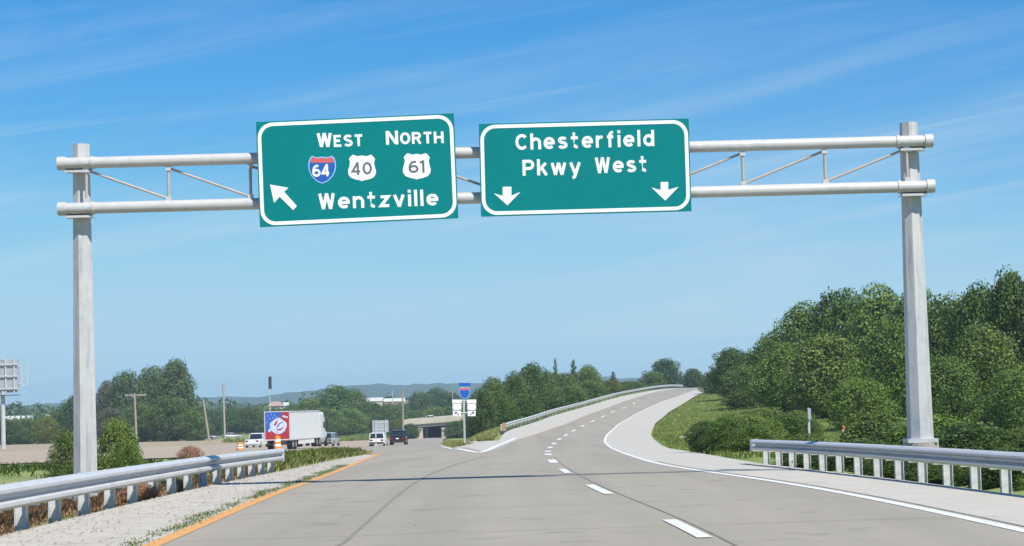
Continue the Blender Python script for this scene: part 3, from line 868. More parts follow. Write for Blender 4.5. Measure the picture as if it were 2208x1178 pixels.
def guardrail(label, xf, y0, y1, step, side, seg_posts=4, post_w=.15, zb=.40, hs=1.0):
    """side=+1: the rail looks to +X. the first post stands at y0"""
    root = thing('guardrail', label, 'guardrail', (float(xf(y0)), y0, Sf(float(xf(y0)), y0)), group='guardrails along the road')
    o = root.location.copy()
    ys = list(np.arange(y0, y1 + .01, step))
    def gp(y, dx=0.0):
        X = float(xf(y)) + dx
        return Vector((X, y, Sf(float(xf(y)), y) + .02)) - o
    k = 0
    i = 0
    while i < len(ys) - 1:
        j = min(i + seg_posts, len(ys) - 1)
        a, b = ys[i] - .1, ys[j] + .1
        path = [gp(t) + Vector((side * .004 * (k % 2), 0, zb + .002 * (k % 2))) for t in np.linspace(a, b, max(3, int((b - a) / 2)))]
        MB().sweep(w_profile(side, hs), path).build('rail', M['galv'], root)
        i = j; k += 1
    post_me = None
    for y in ys:
        p = gp(y)
        if post_me is None:
            mb = MB()
            w, d, t = post_w / 2, .16, .012
            # I-section post and a spacer block
            mb.box(-.17 - d, -.17 - d + t, -w, w, -.35, zb + .31 * hs - .03)
            mb.box(-.17 - t, -.17, -w, w, -.35, zb + .31 * hs - .03)
            mb.box(-.17 - d + t, -.17 - t, -.006, .006, -.35, zb + .31 * hs - .032)
            if side < 0: mb.v = [(-vx_, vy_, vz_) for vx_, vy_, vz_ in mb.v]
            post_me = mb.mesh('post')
            mb = MB(); mb.box(-.168, -.008, -w * .92, w * .92, zb - .02, zb + .31 * hs - .05)
            if side < 0: mb.v = [(-vx_, vy_, vz_) for vx_, vy_, vz_ in mb.v]
            blk_me = mb.mesh('spacer_block')
        q = link('post', post_me, M['galv_post'], root); q.location = p
        q = link('spacer_block', blk_me, M['galv_post'], root); q.location = p
    return root, ys, o

lr, lys, lo_ = guardrail('long double-ridged steel guardrail along the left shoulder below the left gantry post', lambda y: np.interp(y, [0, 62], [-6.62, -6.62]), 14.3, 58.5, 2.1, 1, post_w=.17, zb=.29, hs=1.08)
mb = MB()
e = Vector((-6.62, 58.6, Sf(-6.62, 58.6) + .31)) - lo_
mb.tube(e + Vector((-.02, 0, -.02)), e + Vector((-.02, 0, .33)), .14, .14, 12)
mb.build('rail_end', M['galv'], lr, True)
rr, rys, ro_ = guardrail('grey steel guardrail in front of the right gantry post', lambda y: rrail_x(y) + .05, 14.5, 51.6, 1.6, -1, 5, .105, zb=.33, hs=.87)
e = Vector((float(rrail_x(51.7)) + .05, 51.75, Sf(float(rrail_x(51.7)), 51.7) + .35)) - ro_
mb = MB(); mb.tube(e + Vector((.03, 0, -.02)), e + Vector((.03, 0, .27)), .10, .10, 12)
mb.build('rail_end', M['galv'], rr, True)
pr, pys, po_ = guardrail('long steel guardrail climbing the outer edge of the curving ramp', lambda y: ramp_left_x(y) - .1, 180, 425, 3.8, 1, 4, .15)
e = Vector((float(ramp_left_x(179)) - .1, 179.5, Sf(-1, 179) + .0)) - po_
mb = MB(); mb.box(e.x - .17, e.x + .17, e.y - .02, e.y + .02, e.z + .15, e.z + .85)
mb.build('object_marker', M['amber'], pr)

# ------------------------------------------------------------------ trees
def leaf_cloud(lobes, n, size, seed, out=1.0, jitter=.42, shell=(.74, 1.04), droop=0.0):
    r = np.random.default_rng(seed)
    L = np.array(lobes, float)              # cx cy cz rx ry rz
    area = (L[:, 3] * L[:, 4] * L[:, 5]) ** (2 / 3)
    idx = r.choice(len(L), n, p=area / area.sum())
    d = r.normal(size=(n, 3)); d /= np.linalg.norm(d, axis=1)[:, None]
    rad = shell[0] + (shell[1] - shell[0]) * r.random(n) ** .6
    # ragged shells: push bunches in and out
    ph = r.random((len(L), 3)) * 6.28
    bump = np.sin(d[:, 0] * 6 + ph[idx, 0]) * np.sin(d[:, 1] * 6 + ph[idx, 1]) * np.sin(d[:, 2] * 5 + ph[idx, 2])
    rad = rad * (1 + .22 * bump)
    c = L[idx, :3] + d * L[idx, 3:] * rad[:, None]
    nrm = d * out + r.normal(size=(n, 3)) * jitter + np.array([0, 0, .25])
    nrm /= np.linalg.norm(nrm, axis=1)[:, None]
    t = r.normal(size=(n, 3)); t -= nrm * (t * nrm).sum(1)[:, None]
    t /= np.linalg.norm(t, axis=1)[:, None]
    b = np.cross(nrm, t)
    s = size * (.6 + .9 * r.random(n))[:, None]
    asp = (.45 + .35 * r.random(n))[:, None]
    v0 = c - t * s * .5; v2 = c + t * s * .5
    mid = c + nrm * s * .10
    v1 = mid + b * s * asp * .5; v3 = mid - b * s * asp * .5
    V = np.stack([v0, v1, v2, v3], 1).reshape(-1, 3)
    i = np.arange(n) * 4
    F = np.stack([i, i + 1, i + 2, i + 3], 1)
    return V, F

def np_mesh(name, V, F):
    me = bpy.data.meshes.new(name)
    nv, nf, k = len(V), len(F), F.shape[1]
    me.vertices.add(nv); me.vertices.foreach_set('co', V.astype(np.float32).reshape(-1))
    me.loops.add(nf * k); me.loops.foreach_set('vertex_index', F.astype(np.int32).reshape(-1))
    me.polygons.add(nf)
    me.polygons.foreach_set('loop_start', (np.arange(nf) * k).astype(np.int32))
    me.polygons.foreach_set('loop_total', np.full(nf, k, np.int32))
    me.update(calc_edges=True)
    return me

def make_proto(seed, kind):
    """unit tree: 10 m tall, about 7 m wide. returns trunk mesh, crown mesh"""
    r = random.Random(seed)
    lobes = []; limbs = []
    if kind == 'slim':
        for k in range(22):
            t = k / 21
            z = 1.2 + 8.3 * t
            a = k * 2.399 + r.random()
            env = 1.15 * (1 - t) ** .7
            sz = .95 * (1.08 - .82 * t) * (.75 + .4 * r.random())
            lobes.append((env * math.cos(a) * .7, env * math.sin(a) * .7, z, sz, sz, sz * 1.15))
            limbs.append((env * .5 * math.cos(a), env * .5 * math.sin(a), z - .2))
    else:
        lo, wid, nl = {'broad': (1.0, 3.3, 78), 'tall': (1.1, 2.5, 66), 'low': (.25, 3.4, 66)}[kind]
        cz = lo + (9.3 - lo) * .44
        for k in range(nl):
            v = 1 - 2 * (k + .5) / nl                       # even spread over an egg-shaped surface
            a = k * 2.399963 + .5 * r.random()
            rr = math.sqrt(1 - v * v)
            hz_ = (9.1 - cz) if v > 0 else (cz - lo)
            # a few large bulges make the outline uneven
            bulge = .80 + .22 * math.sin(2.1 * a + seed) * math.cos(3.0 * v + seed * .7) + .16 * r.random()
            taper = 1.0 - (.22 if kind == 'low' else .30) * max(0, v)
            x, y = wid * rr * bulge * taper * math.cos(a), wid * rr * bulge * taper * math.sin(a)
            z = cz + hz_ * v * (.86 + .14 * bulge)
            sz = (.72 + .62 * r.random()) * (1.0 if kind != 'tall' else .9)
            lobes.append((x, y, z, sz * 1.12, sz * 1.12, sz * .86))
            if k % 3 == 0: limbs.append((x * .85, y * .85, z - .2))
        for k in range(10):                                 # the inner body
            a = k * 2.4; q = .45 * wid
            lobes.append((q * math.cos(a), q * math.sin(a), lo + (8.2 - lo) * (k + .5) / 10, wid * .45, wid * .45, 1.1))
    mb = MB()
    bend = [Vector((.12 * math.sin(z + seed), .12 * math.cos(z * 1.3 + seed), z)) for z in (-.6, 1.5, 3.5, 5.5, 8.2)]
    rad = [.30, .22, .17, .11, .03]
    for i in range(4): mb.tube(bend[i], bend[i + 1], rad[i], rad[i + 1], 7, caps=False)
    for k, (x, y, z) in enumerate(limbs):
        zz = max(1.0, z - 1.2 - .4 * math.hypot(x, y))
        j = min(3, max(0, int(zz / 2.2)))
        st = Vector((.1 * math.sin(zz + seed), .1 * math.cos(zz + seed), zz))
        mb.tube(st, (x, y, z), .075, .02, 5, caps=False)
    trunk = mb.mesh('trunk', True)
    V, F = leaf_cloud(lobes, 15000 if kind != 'slim' else 4500, .25, seed)
    # sprays that break the outline
    top = [(l[0] * 1.03, l[1] * 1.03, l[2] + .10, l[3], l[4], l[5] * 1.1) for l in lobes]
    V2, F2 = leaf_cloud(top, 1200, .20, seed + 50, shell=(.75, 1.1))
    V = np.concatenate([V, V2]); F = np.concatenate([F, F2 + (len(V) - len(V2))])
    ztop = np.percentile(V[:, 2], 99.7)
    V[:, 2] *= 10 / ztop
    return trunk, np_mesh('crown', V, F)

PROTO = {}
for i, kind in enumerate(['broad', 'broad', 'broad', 'broad', 'tall', 'tall', 'slim', 'low', 'low']):
    PROTO.setdefault(kind, []).append(make_proto(100 + i * 7, kind))
_crown_cache = {}
def with_mat(me, key):
    k = (me.name, key)
    if k not in _crown_cache:
        c = me.copy(); c.materials.clear(); c.materials.append(M[key]); _crown_cache[k] = c
    return _crown_cache[k]
WID = {'broad': 7.6, 'tall': 6.0, 'slim': 3.4, 'low': 7.8}

def tree(px, ptop, Y, wpx, kind, leaf, label, group, name='tree', bark='bark', X=None, rz=None, sink=0.0, cat='tree'):
    p = at(px, ptop, Y)
    X = p.x if X is None else X
    zb = Sf(X, Y) - .1 - sink
    hgt = max(p.z - zb, .35)
    w = wpx * Y / FOC * 1.15
    root = thing(name, label, cat, (X, Y, zb), random.random() * 6.28 if rz is None else rz, group)
    root.scale = (w / WID[kind], w / WID[kind], hgt / 10)
    tr, cr = random.choice(PROTO[kind])
    link('trunk', with_mat(tr, bark), None, root)
    link('crown', with_mat(cr, leaf), None, root)
    return root

def behind_rail(px, gap):
    y = 185.0
    while y < 460:
        X = at(px, 800, y).x
        if X <= float(ramp_left_x(y)) - gap: return y
        y += 1
    return 460

RG = 'trees of the wooded bank on the right'
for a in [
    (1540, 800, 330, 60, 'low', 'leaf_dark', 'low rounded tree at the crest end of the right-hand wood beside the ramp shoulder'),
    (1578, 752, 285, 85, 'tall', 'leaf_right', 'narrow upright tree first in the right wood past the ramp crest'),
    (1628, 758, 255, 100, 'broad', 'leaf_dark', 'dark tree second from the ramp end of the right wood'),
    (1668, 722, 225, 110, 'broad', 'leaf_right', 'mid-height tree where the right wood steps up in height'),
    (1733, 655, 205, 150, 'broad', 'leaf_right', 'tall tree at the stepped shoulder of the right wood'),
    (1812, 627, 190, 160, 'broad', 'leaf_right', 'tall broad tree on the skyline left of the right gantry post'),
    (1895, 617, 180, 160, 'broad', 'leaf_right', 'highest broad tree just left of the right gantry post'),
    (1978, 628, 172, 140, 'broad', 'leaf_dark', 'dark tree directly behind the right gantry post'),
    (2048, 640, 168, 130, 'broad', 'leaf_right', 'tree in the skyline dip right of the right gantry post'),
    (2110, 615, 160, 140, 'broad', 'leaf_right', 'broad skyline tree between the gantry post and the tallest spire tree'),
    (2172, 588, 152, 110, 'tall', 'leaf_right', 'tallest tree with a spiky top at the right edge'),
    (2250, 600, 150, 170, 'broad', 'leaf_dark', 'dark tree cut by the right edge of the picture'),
    (1600, 790, 235, 90, 'low', 'leaf_dark', 'low dark tree at the foot of the wood near the ramp'),
    (1690, 742, 190, 125, 'broad', 'leaf_right', 'rounded lower tree in front of the stepped part of the wood'),
    (1775, 720, 165, 160, 'broad', 'leaf_light', 'sunlit light green tree bulging from the front of the right wood'),  # lighter leaf colour paints this tree as sunlit
    (1850, 815, 140, 130, 'low', 'leaf_right', 'low spreading tree above the grassy clearing left of the gantry post'),
    (1918, 690, 156, 130, 'broad', 'leaf_right', 'front-row tree half behind the right gantry post'),
    (2040, 770, 140, 140, 'low', 'leaf_right', 'front-row tree just right of the right gantry post'),
    (2118, 700, 142, 150, 'broad', 'leaf_light', 'lighter front-row tree with low boughs right of the gantry'),
    (2182, 800, 124, 110, 'broad', 'leaf_right', 'front tree with pale trunk near the right edge')]:
    tree(a[0], a[1], a[2], a[3], a[4], a[5], a[6], RG, bark='pale_bark' if 'pale trunk' in a[6] else 'bark')

MG = 'trees on the bank behind the ramp guardrail'
for px, top, gap, w, kind, leaf, label in [
    (1038, 838, 5, 62, 'low', 'leaf_dark', 'dark bushy tree just right of the route marker assembly'),
    (1063, 815, 8, 62, 'broad', 'leaf_dark', 'tree with a small peaked top second from the route markers'),
    (1082, 850, 4, 70, 'low', 'leaf_right', 'low tree behind the start of the ramp guardrail'),
    (1110, 803, 7, 66, 'broad', 'leaf_right', 'tree rising to the hump of the ramp-side row'),
    (1148, 784, 8, 72, 'broad', 'leaf_right', 'highest broad tree of the ramp-side row with a spiky tip'),
    (1128, 850, 4, 80, 'low', 'leaf_right', 'low tree in front of the hump of the ramp-side row'),
    (1180, 802, 7, 60, 'broad', 'leaf_dark', 'dark tree in the dip of the ramp-side row'),
    (1197, 778, 8, 26, 'slim', 'leaf_dark', 'thin dark spire tree first of two spires above the ramp row'),
    (1236, 780, 8, 38, 'slim', 'leaf_dark', 'thin leaning spire tree second of two spires above the ramp row'),
    (1178, 845, 4, 80, 'low', 'leaf_right', 'low green tree behind the middle of the ramp guardrail'),
    (1216, 805, 6, 62, 'broad', 'leaf_dark', 'round dark tree between the two spires'),
    (1268, 788, 7, 58, 'broad', 'leaf_right', 'rounded tree past the two spires on the ramp row'),
    (1226, 832, 4, 80, 'low', 'leaf_light', 'lighter low tree behind the upper ramp guardrail'),
    (1272, 822, 4, 74, 'low', 'leaf_right', 'low tree where the ramp row starts to drop'),
    (1322, 804, 7, 34, 'slim', 'leaf_dark', 'small thin tree standing alone above the low shrubs'),
    (1312, 820, 5, 70, 'low', 'leaf_yellow', 'yellowish low shrub tree behind the upper ramp rail'),
    (1356, 822, 5, 70, 'low', 'leaf_right', 'low shrub tree left of the round crest tree'),
    (1404, 800, 8, 60, 'low', 'leaf_dark', 'left half of the dark clump at the ramp crest'),
    (1435, 774, 9, 70, 'broad', 'leaf_dark', 'round dark tree standing at the crest of the ramp'),
    (1494, 795, 9, 42, 'broad', 'leaf_dark', 'small round tree just past the crest of the ramp')]:
    tree(px, top, behind_rail(px, gap), w, kind, leaf, label, MG)

LG = 'big trees beyond the highway on the left'
for a in [
    (232, 822, 500, 60, 'broad', 'leaf_grey', 'greyish half-bare tree right of the left gantry post'),
    (272, 802, 490, 85, 'broad', 'leaf_dark', 'dark rounded tree left of the tallest left-hand tree'),
    (328, 792, 495, 85, 'broad', 'leaf_dark', 'dark tree in the middle of the left-hand clump'),
    (380, 777, 480, 78, 'tall', 'leaf_dark', 'tallest tree of the left-hand clump with a blocky top'),
    (300, 868, 455, 90, 'low', 'leaf_dark', 'low tree behind the crossarm utility pole'),
    (365, 855, 450, 100, 'low', 'leaf_dark', 'wide low tree at the foot of the tallest left-hand tree'),
    (415, 885, 445, 70, 'low', 'leaf_dark', 'low dark tree beside the leaning bare pole'),
    (240, 880, 470, 70, 'low', 'leaf_grey', 'dull low tree under the greyish half-bare tree')]:
    tree(*a[:6], a[6], LG)
HG = 'hedge trees beyond the left field'
for a in [
    (12, 905, 500, 70, 'low', 'leaf_dark', 'dark hedge tree under the billboard'),
    (58, 902, 510, 66, 'low', 'leaf_right', 'hedge tree between the billboard and the yellow-green one'),
    (98, 898, 490, 50, 'low', 'leaf_yellow', 'yellow-green tree in the far left hedge'),
    (128, 884, 520, 66, 'broad', 'leaf_dark', 'dark hedge tree right of the yellow-green one'),
    (160, 855, 520, 60, 'broad', 'leaf_dark', 'dark tree half hidden by the left gantry post'),
    (-30, 898, 500, 70, 'low', 'leaf_dark', 'hedge tree at the very left edge under the billboard')]:
    tree(*a[:6], a[6], HG)
DG = 'trees between the highway and the overpass'
for a in [
    (455, 884, 640, 60, 'low', 'leaf_dark', 'dark tree between the leaning pole and the tall thin pole'),
    (500, 880, 660, 70, 'broad', 'leaf_dark', 'dark tree just right of the tall thin pole'),
    (542, 876, 650, 70, 'broad', 'leaf_dark', 'dark tree behind the mural end of the trailer'),
    (590, 880, 640, 70, 'low', 'leaf_right', 'tree behind the roof of the trailer'),
    (635, 872, 660, 70, 'low', 'leaf_right', 'tree with its top just above the trailer front'),
    (672, 858, 640, 70, 'broad', 'leaf_light', 'lighter tree left of the big tree beyond the truck'),
    (722, 832, 620, 90, 'broad', 'leaf_right', 'big round tree beyond the truck cab'),
    (762, 840, 630, 70, 'broad', 'leaf_right', 'tree joined to the right of the big round tree'),
    (700, 880, 590, 80, 'low', 'leaf_light', 'light green low tree in front of the big round tree'),
    (752, 882, 600, 80, 'low', 'leaf_right', 'low tree in front of and right of the big round tree'),
    (798, 868, 640, 70, 'low', 'leaf_dark', 'tree behind the grey sign back'),
    (862, 871, 700, 60, 'low', 'leaf_dark', 'dark tree in front of the reddish building'),
    (836, 872, 620, 70, 'low', 'leaf_right', 'tree left of the pole near the overpass'),
    (858, 905, 575, 46, 'low', 'leaf_yellow', 'yellow-green bush tree beside the end of the overpass'),
    (905, 846, 760, 66, 'broad', 'leaf_dark', 'dark round tree beyond the overpass behind the pale building'),
    (940, 837, 780, 74, 'broad', 'leaf_dark', 'dark tree with the highest top beyond the overpass'),
    (968, 846, 760, 60, 'broad', 'leaf_dark', 'dark tree beyond the overpass nearest the route markers'),
    (890, 884, 640, 60, 'low', 'leaf_right', 'low tree above the left end of the overpass'),
    (935, 878, 650, 80, 'low', 'leaf_light', 'light green low tree above the middle of the overpass'),
    (985, 872, 640, 76, 'low', 'leaf_right', 'low tree above the right end of the overpass'),
    (884, 914, 500, 40, 'low', 'leaf_dark', 'dark shrub left of the underpass opening'),
    (984, 908, 470, 52, 'low', 'leaf_dark', 'dark shrub tree right of the underpass opening'),
    (1018, 880, 330, 44, 'low', 'leaf_dark', 'dark shrub tree directly behind the route marker assembly')]:
    tree(*a[:6], a[6], DG)

# bushes
BG = 'bushes beside the right shoulder'
for px, top, Y, w, leaf, label in [
    (1522, 908, 75, 78, 'leaf_dark', 'dark rounded bush nearest the shoulder left of the right guardrail'),
    (1572, 900, 72, 100, 'leaf_right', 'wide bush just left of the end of the right guardrail'),
    (1625, 915, 68, 100, 'leaf_right', 'bush rising behind the end of the right guardrail'),
    (1615, 895, 92, 130, 'leaf_light', 'light green shrub mound behind the dark shoulder bush'),
    (1690, 895, 96, 110, 'leaf_right', 'green shrub mound left of the thin sign post'),
    (1580, 890, 120, 80, 'leaf_light', 'light shrub mound between the grass slope and the wood'),
    (1650, 880, 124, 110, 'leaf_light', 'shrub mound under the stepped part of the right wood'),
    (1715, 886, 118, 90, 'leaf_light', 'light shrub mound behind the thin sign post'),
    (1900, 925, 90, 70, 'leaf_light', 'light shrub in the clearing left of the gantry post'),
    (2070, 922, 84, 100, 'leaf_right', 'shrub in the shade right of the gantry post'),
    (2140, 924, 80, 90, 'leaf_right', 'second shrub in the shade right of the gantry post'),
    (2205, 922, 76, 90, 'leaf_light', 'light shrub near the right edge behind the rail'),
    (1752, 905, 88, 40, 'leaf_dark', 'small dark bush around the thin sign post')]:
    b = tree(px, top, Y, w, 'low', leaf, label, BG, 'bush', cat='bush')
    b.scale.x *= 1.0
ORD = 'first second third fourth fifth sixth seventh eighth ninth tenth eleventh twelfth thirteenth fourteenth fifteenth sixteenth'.split()
for row, (dx, sc, top) in {'front': (1.45, .22, .40), 'back': (3.3, .33, .88)}.items():
    k = 0
    for y in np.arange(53.0, 24, -2.2 if row == 'front' else -2.7):
        X = float(rrail_x(y)) + dx + .25 * math.sin(y * 2.3)
        if math.hypot(X - RX, y - GD) < (1.25 if row == 'front' else 1.8): continue
        b = thing('bush', ORD[k] + ' leafy bush from the far end in the ' + row + ' row behind the right guardrail', 'bush', (X, y, Sf(X, y) - .1), y * 1.7, 'bush rows behind the right guardrail')
        hb = top + .14 * math.sin(y * 1.1) - Sf(X, y) + .1
        b.scale = (sc, sc, hb / 10)
        tr, cr = PROTO['low'][k % 2]; k += 1
        link('trunk', with_mat(tr, 'bark'), None, b); link('crown', with_mat(cr, 'leaf_dark' if k % 3 else 'leaf_right'), None, b)  # darker leaf colour on most crowns stands in for shade behind the rail
LB = 'bushes by the left guardrail'
for px, top, Y, w, leaf, label in [
    (250, 903, 62, 92, 'leaf_light', 'bright green bush right of the left gantry post'),
    (278, 950, 60, 60, 'leaf_right', 'low green bush beside the bright one right of the left post'),
    (140, 925, 60, 70, 'leaf_dark', 'dark bush left of the left gantry post')]:
    tree(px, top, Y, w, 'low', leaf, label, LB, 'bush', cat='bush')
for px, top, Y, w, label in [
    (300, 1052, 39, 90, 'reddish dead brush under the left rail right of the gantry post'),
    (372, 1032, 46, 60, 'dead brown brush under the left rail farther along'),
    (410, 962, 90, 50, 'dead brown brush standing above the left rail')]:
    tree(px, top, Y, w, 'low', 'leaf_brown', label, 'dead brush by the left guardrail', 'dead_bush', cat='bush')

# far woods: one mass
lob = []
r = np.random.default_rng(5)
for k in range(520):
    Y = 850 + 1000 * r.random() ** 1.2
    X = (-1150 + 1800 * r.random()) / 4500 * Y * 1.25
    if abs(X + 20) < 26 and Y < 900: continue
    hh = 8 + 6 * r.random()
    z0 = Sf(X, Y)
    for q in range(3):
        lob.append((X + r.normal() * 3, Y + r.normal() * 3, z0 + hh * (.3 + .25 * q), 4.5, 4.5, hh * .28))
V, F = leaf_cloud(lob, 60000, 1.9, 9)
wd = link('woods', np_mesh('woods', V, F), M['woods']); wd['kind'] = 'stuff'

# ------------------------------------------------------------------ grass
def blades(name, region, n, hgt, wid, m, seed, lean=.35, per=4):
    r = np.random.default_rng(seed)
    P = region(r, n)
    n = len(P)
    P = np.repeat(P, per, 0); N = len(P)
    P = P + np.concatenate([r.normal(size=(N, 2)) * .07, np.zeros((N, 1))], 1)
    h_ = hgt * (.45 + .8 * r.random(N)); a_ = r.random(N) * 6.283
    d = np.stack([np.cos(a_), np.sin(a_), 0 * a_], 1)
    s = np.stack([-np.sin(a_), np.cos(a_), 0 * a_], 1) * (wid * (.6 + .8 * r.random(N)))[:, None]
    up = np.array([0, 0, 1.0])
    ln = (lean * r.random(N))[:, None]
    mid = P + up * (h_ * .6)[:, None] + d * ln * (h_ * .35)[:, None]
    tipv = P + up * h_[:, None] + d * ln * h_[:, None]
    V = np.stack([P - s, P + s, mid + s * .7, tipv, mid - s * .7], 1).reshape(-1, 3)
    i = np.arange(N) * 5
    F = np.stack([i, i + 1, i + 2, i + 3, i + 4], 1)
    o = link(name, np_mesh(name, V, F), M[m]); o['kind'] = 'stuff'
    return o
def reg(xl, xr, y0, y1, dens=lambda x, y: 1, ypow=1.0):
    def f(r, n):
        Y = y0 + (y1 - y0) * r.random(n) ** ypow
        L, R = xl(Y), xr(Y)
        X = L + (R - L) * r.random(n)
        keep = r.random(n) < np.vectorize(lambda a, b: dens(a, b))(X, Y)
        X, Y = X[keep], Y[keep]
        return np.stack([X, Y, S(X, Y) - .04], 1)
    return f
patch = lambda a, b: .35 + .65 * (math.sin(a * 1.7 + b * .4) * math.sin(b * .33 - a * .8) > -.2)
blades('tall_grass', reg(lambda y: np.maximum(lsh_x(y) - 5.0, main_r_x(y) + .4), lambda y: np.where(y < 104, lsh_x(y), branch_l_x(y)) - .25, 58.8, 137, patch), 6500, .24, .012, 'grass_dry', 1, 1.4)
blades('tall_grass', reg(lambda y: np.maximum(lsh_x(y) - 4.5, main_r_x(y) + .6), lambda y: np.where(y < 104, lsh_x(y), branch_l_x(y)) - .6, 62, 134, patch), 1600, .36, .014, 'grass_green', 12, 1.2)
blades('grass', reg(lambda y: rsh_x(y) + .15, lambda y: rsh_x(y) + 16, 63, 330, ypow=1.4), 30000, .17, .016, 'grass_green', 2, 1.0)
blades('grass', reg(lambda y: branch_r_x(y) + .3, lambda y: ramp_left_x(y) - .5, 150, 330, ypow=1.3), 9000, .25, .03, 'grass_dry', 3, .9)
blades('weeds', reg(lambda y: yellow_x(y) - .24 - .10 * np.sin(y * 1.3), lambda y: yellow_x(y) - .06, 12, 66, lambda a, b: .35 + .65 * (math.sin(b * 1.9) + math.sin(b * .7) > -.3)), 4200, .080, .009, 'leaf_light', 4, .9)
blades('dry_grass', reg(lambda y: -12.5 + 0 * y, lambda y: -7.35 + 0 * y, 16, 62, patch), 42000, .21, .004, 'grass_brown', 5, .9)
blades('grass', reg(lambda y: rrail_x(y) + 3.0, lambda y: rrail_x(y) + 14, 22, 62), 14000, .20, .008, 'grass_green', 6, .9)
blades('grass', reg(lambda y: -26.0 + 0 * y, lambda y: -12.2 + 0 * y, 22, 92, lambda a, b: patch(a, b) * .8), 4000, .24, .014, 'leaf_right', 7, .9)
blades('grass', reg(lambda y: main_l_x(y) - 14, lambda y: main_l_x(y) - .5, 380, 640), 5000, .7, .10, 'grass_green', 8, .9)

rg = np.random.default_rng(31)
n = 2600
gy_ = 18 + 62 * rg.random(n) ** 1.3
gl, gr = lsh_x(gy_), yellow_x(gy_)
gx_s = gl + (gr - gl) * rg.random(n) ** 1.5
sz = .008 + .024 * rg.random(n) ** 3
base = np.array([[1, 0, -.4], [-.5, .87, -.4], [-.5, -.87, -.4], [.1, .1, .9]])
ang = rg.random(n) * 6.28
ca, sa = np.cos(ang), np.sin(ang)
V = np.stack([base[None, :, 0] * ca[:, None] - base[None, :, 1] * sa[:, None], base[None, :, 0] * sa[:, None] + base[None, :, 1] * ca[:, None], np.repeat(base[None, :, 2], n, 0)], -1) * sz[:, None, None]
V = (V + np.stack([gx_s, gy_, S(gx_s, gy_) + .03], -1)[:, None, :]).reshape(-1, 3)
ii = np.arange(n) * 4
F = np.concatenate([np.stack([ii, ii + 1, ii + 3], 1), np.stack([ii + 1, ii + 2, ii + 3], 1), np.stack([ii + 2, ii, ii + 3], 1)])
gv = link('gravel', np_mesh('gravel', V, F), mat('loose_gravel', (.40, .36, .30), .95, var=(.22, .20, .17), scale=3, world_pos=True)); gv['kind'] = 'stuff'

# ------------------------------------------------------------------ poles
def pole_thing(name, label, cat, px, top, Y, r, lean_px=0, m='wood', group=None):
    p = at(px, top, Y); zb = Sf(p.x, Y) - .3
    dx = lean_px * Y / FOC
    root = thing(name, label, cat, (p.x + dx, Y, zb), group=group)
    MB().tube((0, 0, 0), (-dx, 0, p.z - zb), r, r * .72, 10).build('pole', M[m], root, True)
    return root, p.z - zb, -dx
UG = 'poles beyond the highway on the left'
root, hh, dx = pole_thing('utility_pole', 'wooden utility pole with a crossarm in front of the left-hand trees', 'utility pole', 290, 848, 330, .21, 3, group=UG)
MB().box(-1.75, 1.6, -.07, .07, hh - .45, hh - .22).build('crossarm', M['wood'], root)
for fx in (-1.55, -.7, .75, 1.45):
    q = MB(); q.tube((fx, 0, hh - .22), (fx, 0, hh - .02), .05, .04, 8); q.build('insulator', M['pale_rock'], root, True)
q = MB(); q.tube((-.62, -.08, hh - .45), (0, -.08, hh - 1.15), .03, n=5); q.tube((.62, -.08, hh - .45), (0, -.08, hh - 1.15), .03, n=5); q.build('arm_brace', M['wood'], root)
root, hh, dx = pole_thing('utility_pole', 'bare wooden pole leaning to the left beside the left-hand trees', 'utility pole', 438, 862, 420, .26, 12, group=UG)
root, hh, dx = pole_thing('utility_pole', 'tall thin pole standing clear against the sky between trees and truck', 'utility pole', 481, 828, 430, .22, 2, 'pale_bark', UG)
MB().box(-.22, .22, -.2, .2, hh - 1.2, hh + .3).build('transformer', M['alu_back'], root)
root, hh, dx = pole_thing('sign_mast', 'tall mast with a narrow dark blade sign above the truck', 'sign mast', 580, 813, 560, .16, 2, 'galv_pole', UG)
MB().box(-.42, .42, -.15, .15, hh - 3.3, hh + .1).build('blade', M['trim'], root)
root, hh, dx = pole_thing('utility_pole', 'thin grey pole between the grey sign back and the overpass', 'utility pole', 868, 838, 400, .18, -1, 'wood', UG)
root, hh, dx = pole_thing('light_pole', 'faint thin pole above the pale building', 'light pole', 846, 842, 800, .2, 0, 'galv_pole', UG)
root, hh, dx = pole_thing('light_pole', 'faint thin pole among trees left of the route markers', 'light pole', 975, 838, 560, .2, 0, 'wood', UG)

# ------------------------------------------------------------------ billboard
Yb = 300
p0, p1 = at(-70, 778, Yb), at(40, 846, Yb)
bb = thing('billboard', 'grey back of a billboard on a single pole at the left edge', 'billboard', (at(6, 900, Yb).x, Yb, Sf(at(6, 900, Yb).x, Yb)))
o = bb.location.copy()
w0, w1, z0, z1 = p0.x - o.x, p1.x - o.x, p1.z - o.z, p0.z - o.z
MB().box(w0, w1, .12, .30, z0, z1).build('panel', M['alu_back'], bb)
for k in range(6):
    X = w0 + (w1 - w0) * (k + .5) / 6
    MB().box(X - .09, X + .09, -.06, .118, z0 - .1, z1 + .1).build('upright', M['galv'], bb)
for fz in (.12, .5, .86):
    zz = z0 + (z1 - z0) * fz
    MB().box(w0 + .05, w1 - .05, -.20, -.062, zz - .1, zz + .1).build('stringer', M['galv'], bb)
MB().box(w0, w1 + .2, -.9, .1, z0 - .45, z0 - .36).build('catwalk', M['trim'], bb)
q = MB(); fx0, fx1 = at(47, 800, Yb).x - o.x, at(58, 800, Yb).x - o.x
zt, zb_ = at(50, 786, Yb).z - o.z, at(50, 832, Yb).z - o.z
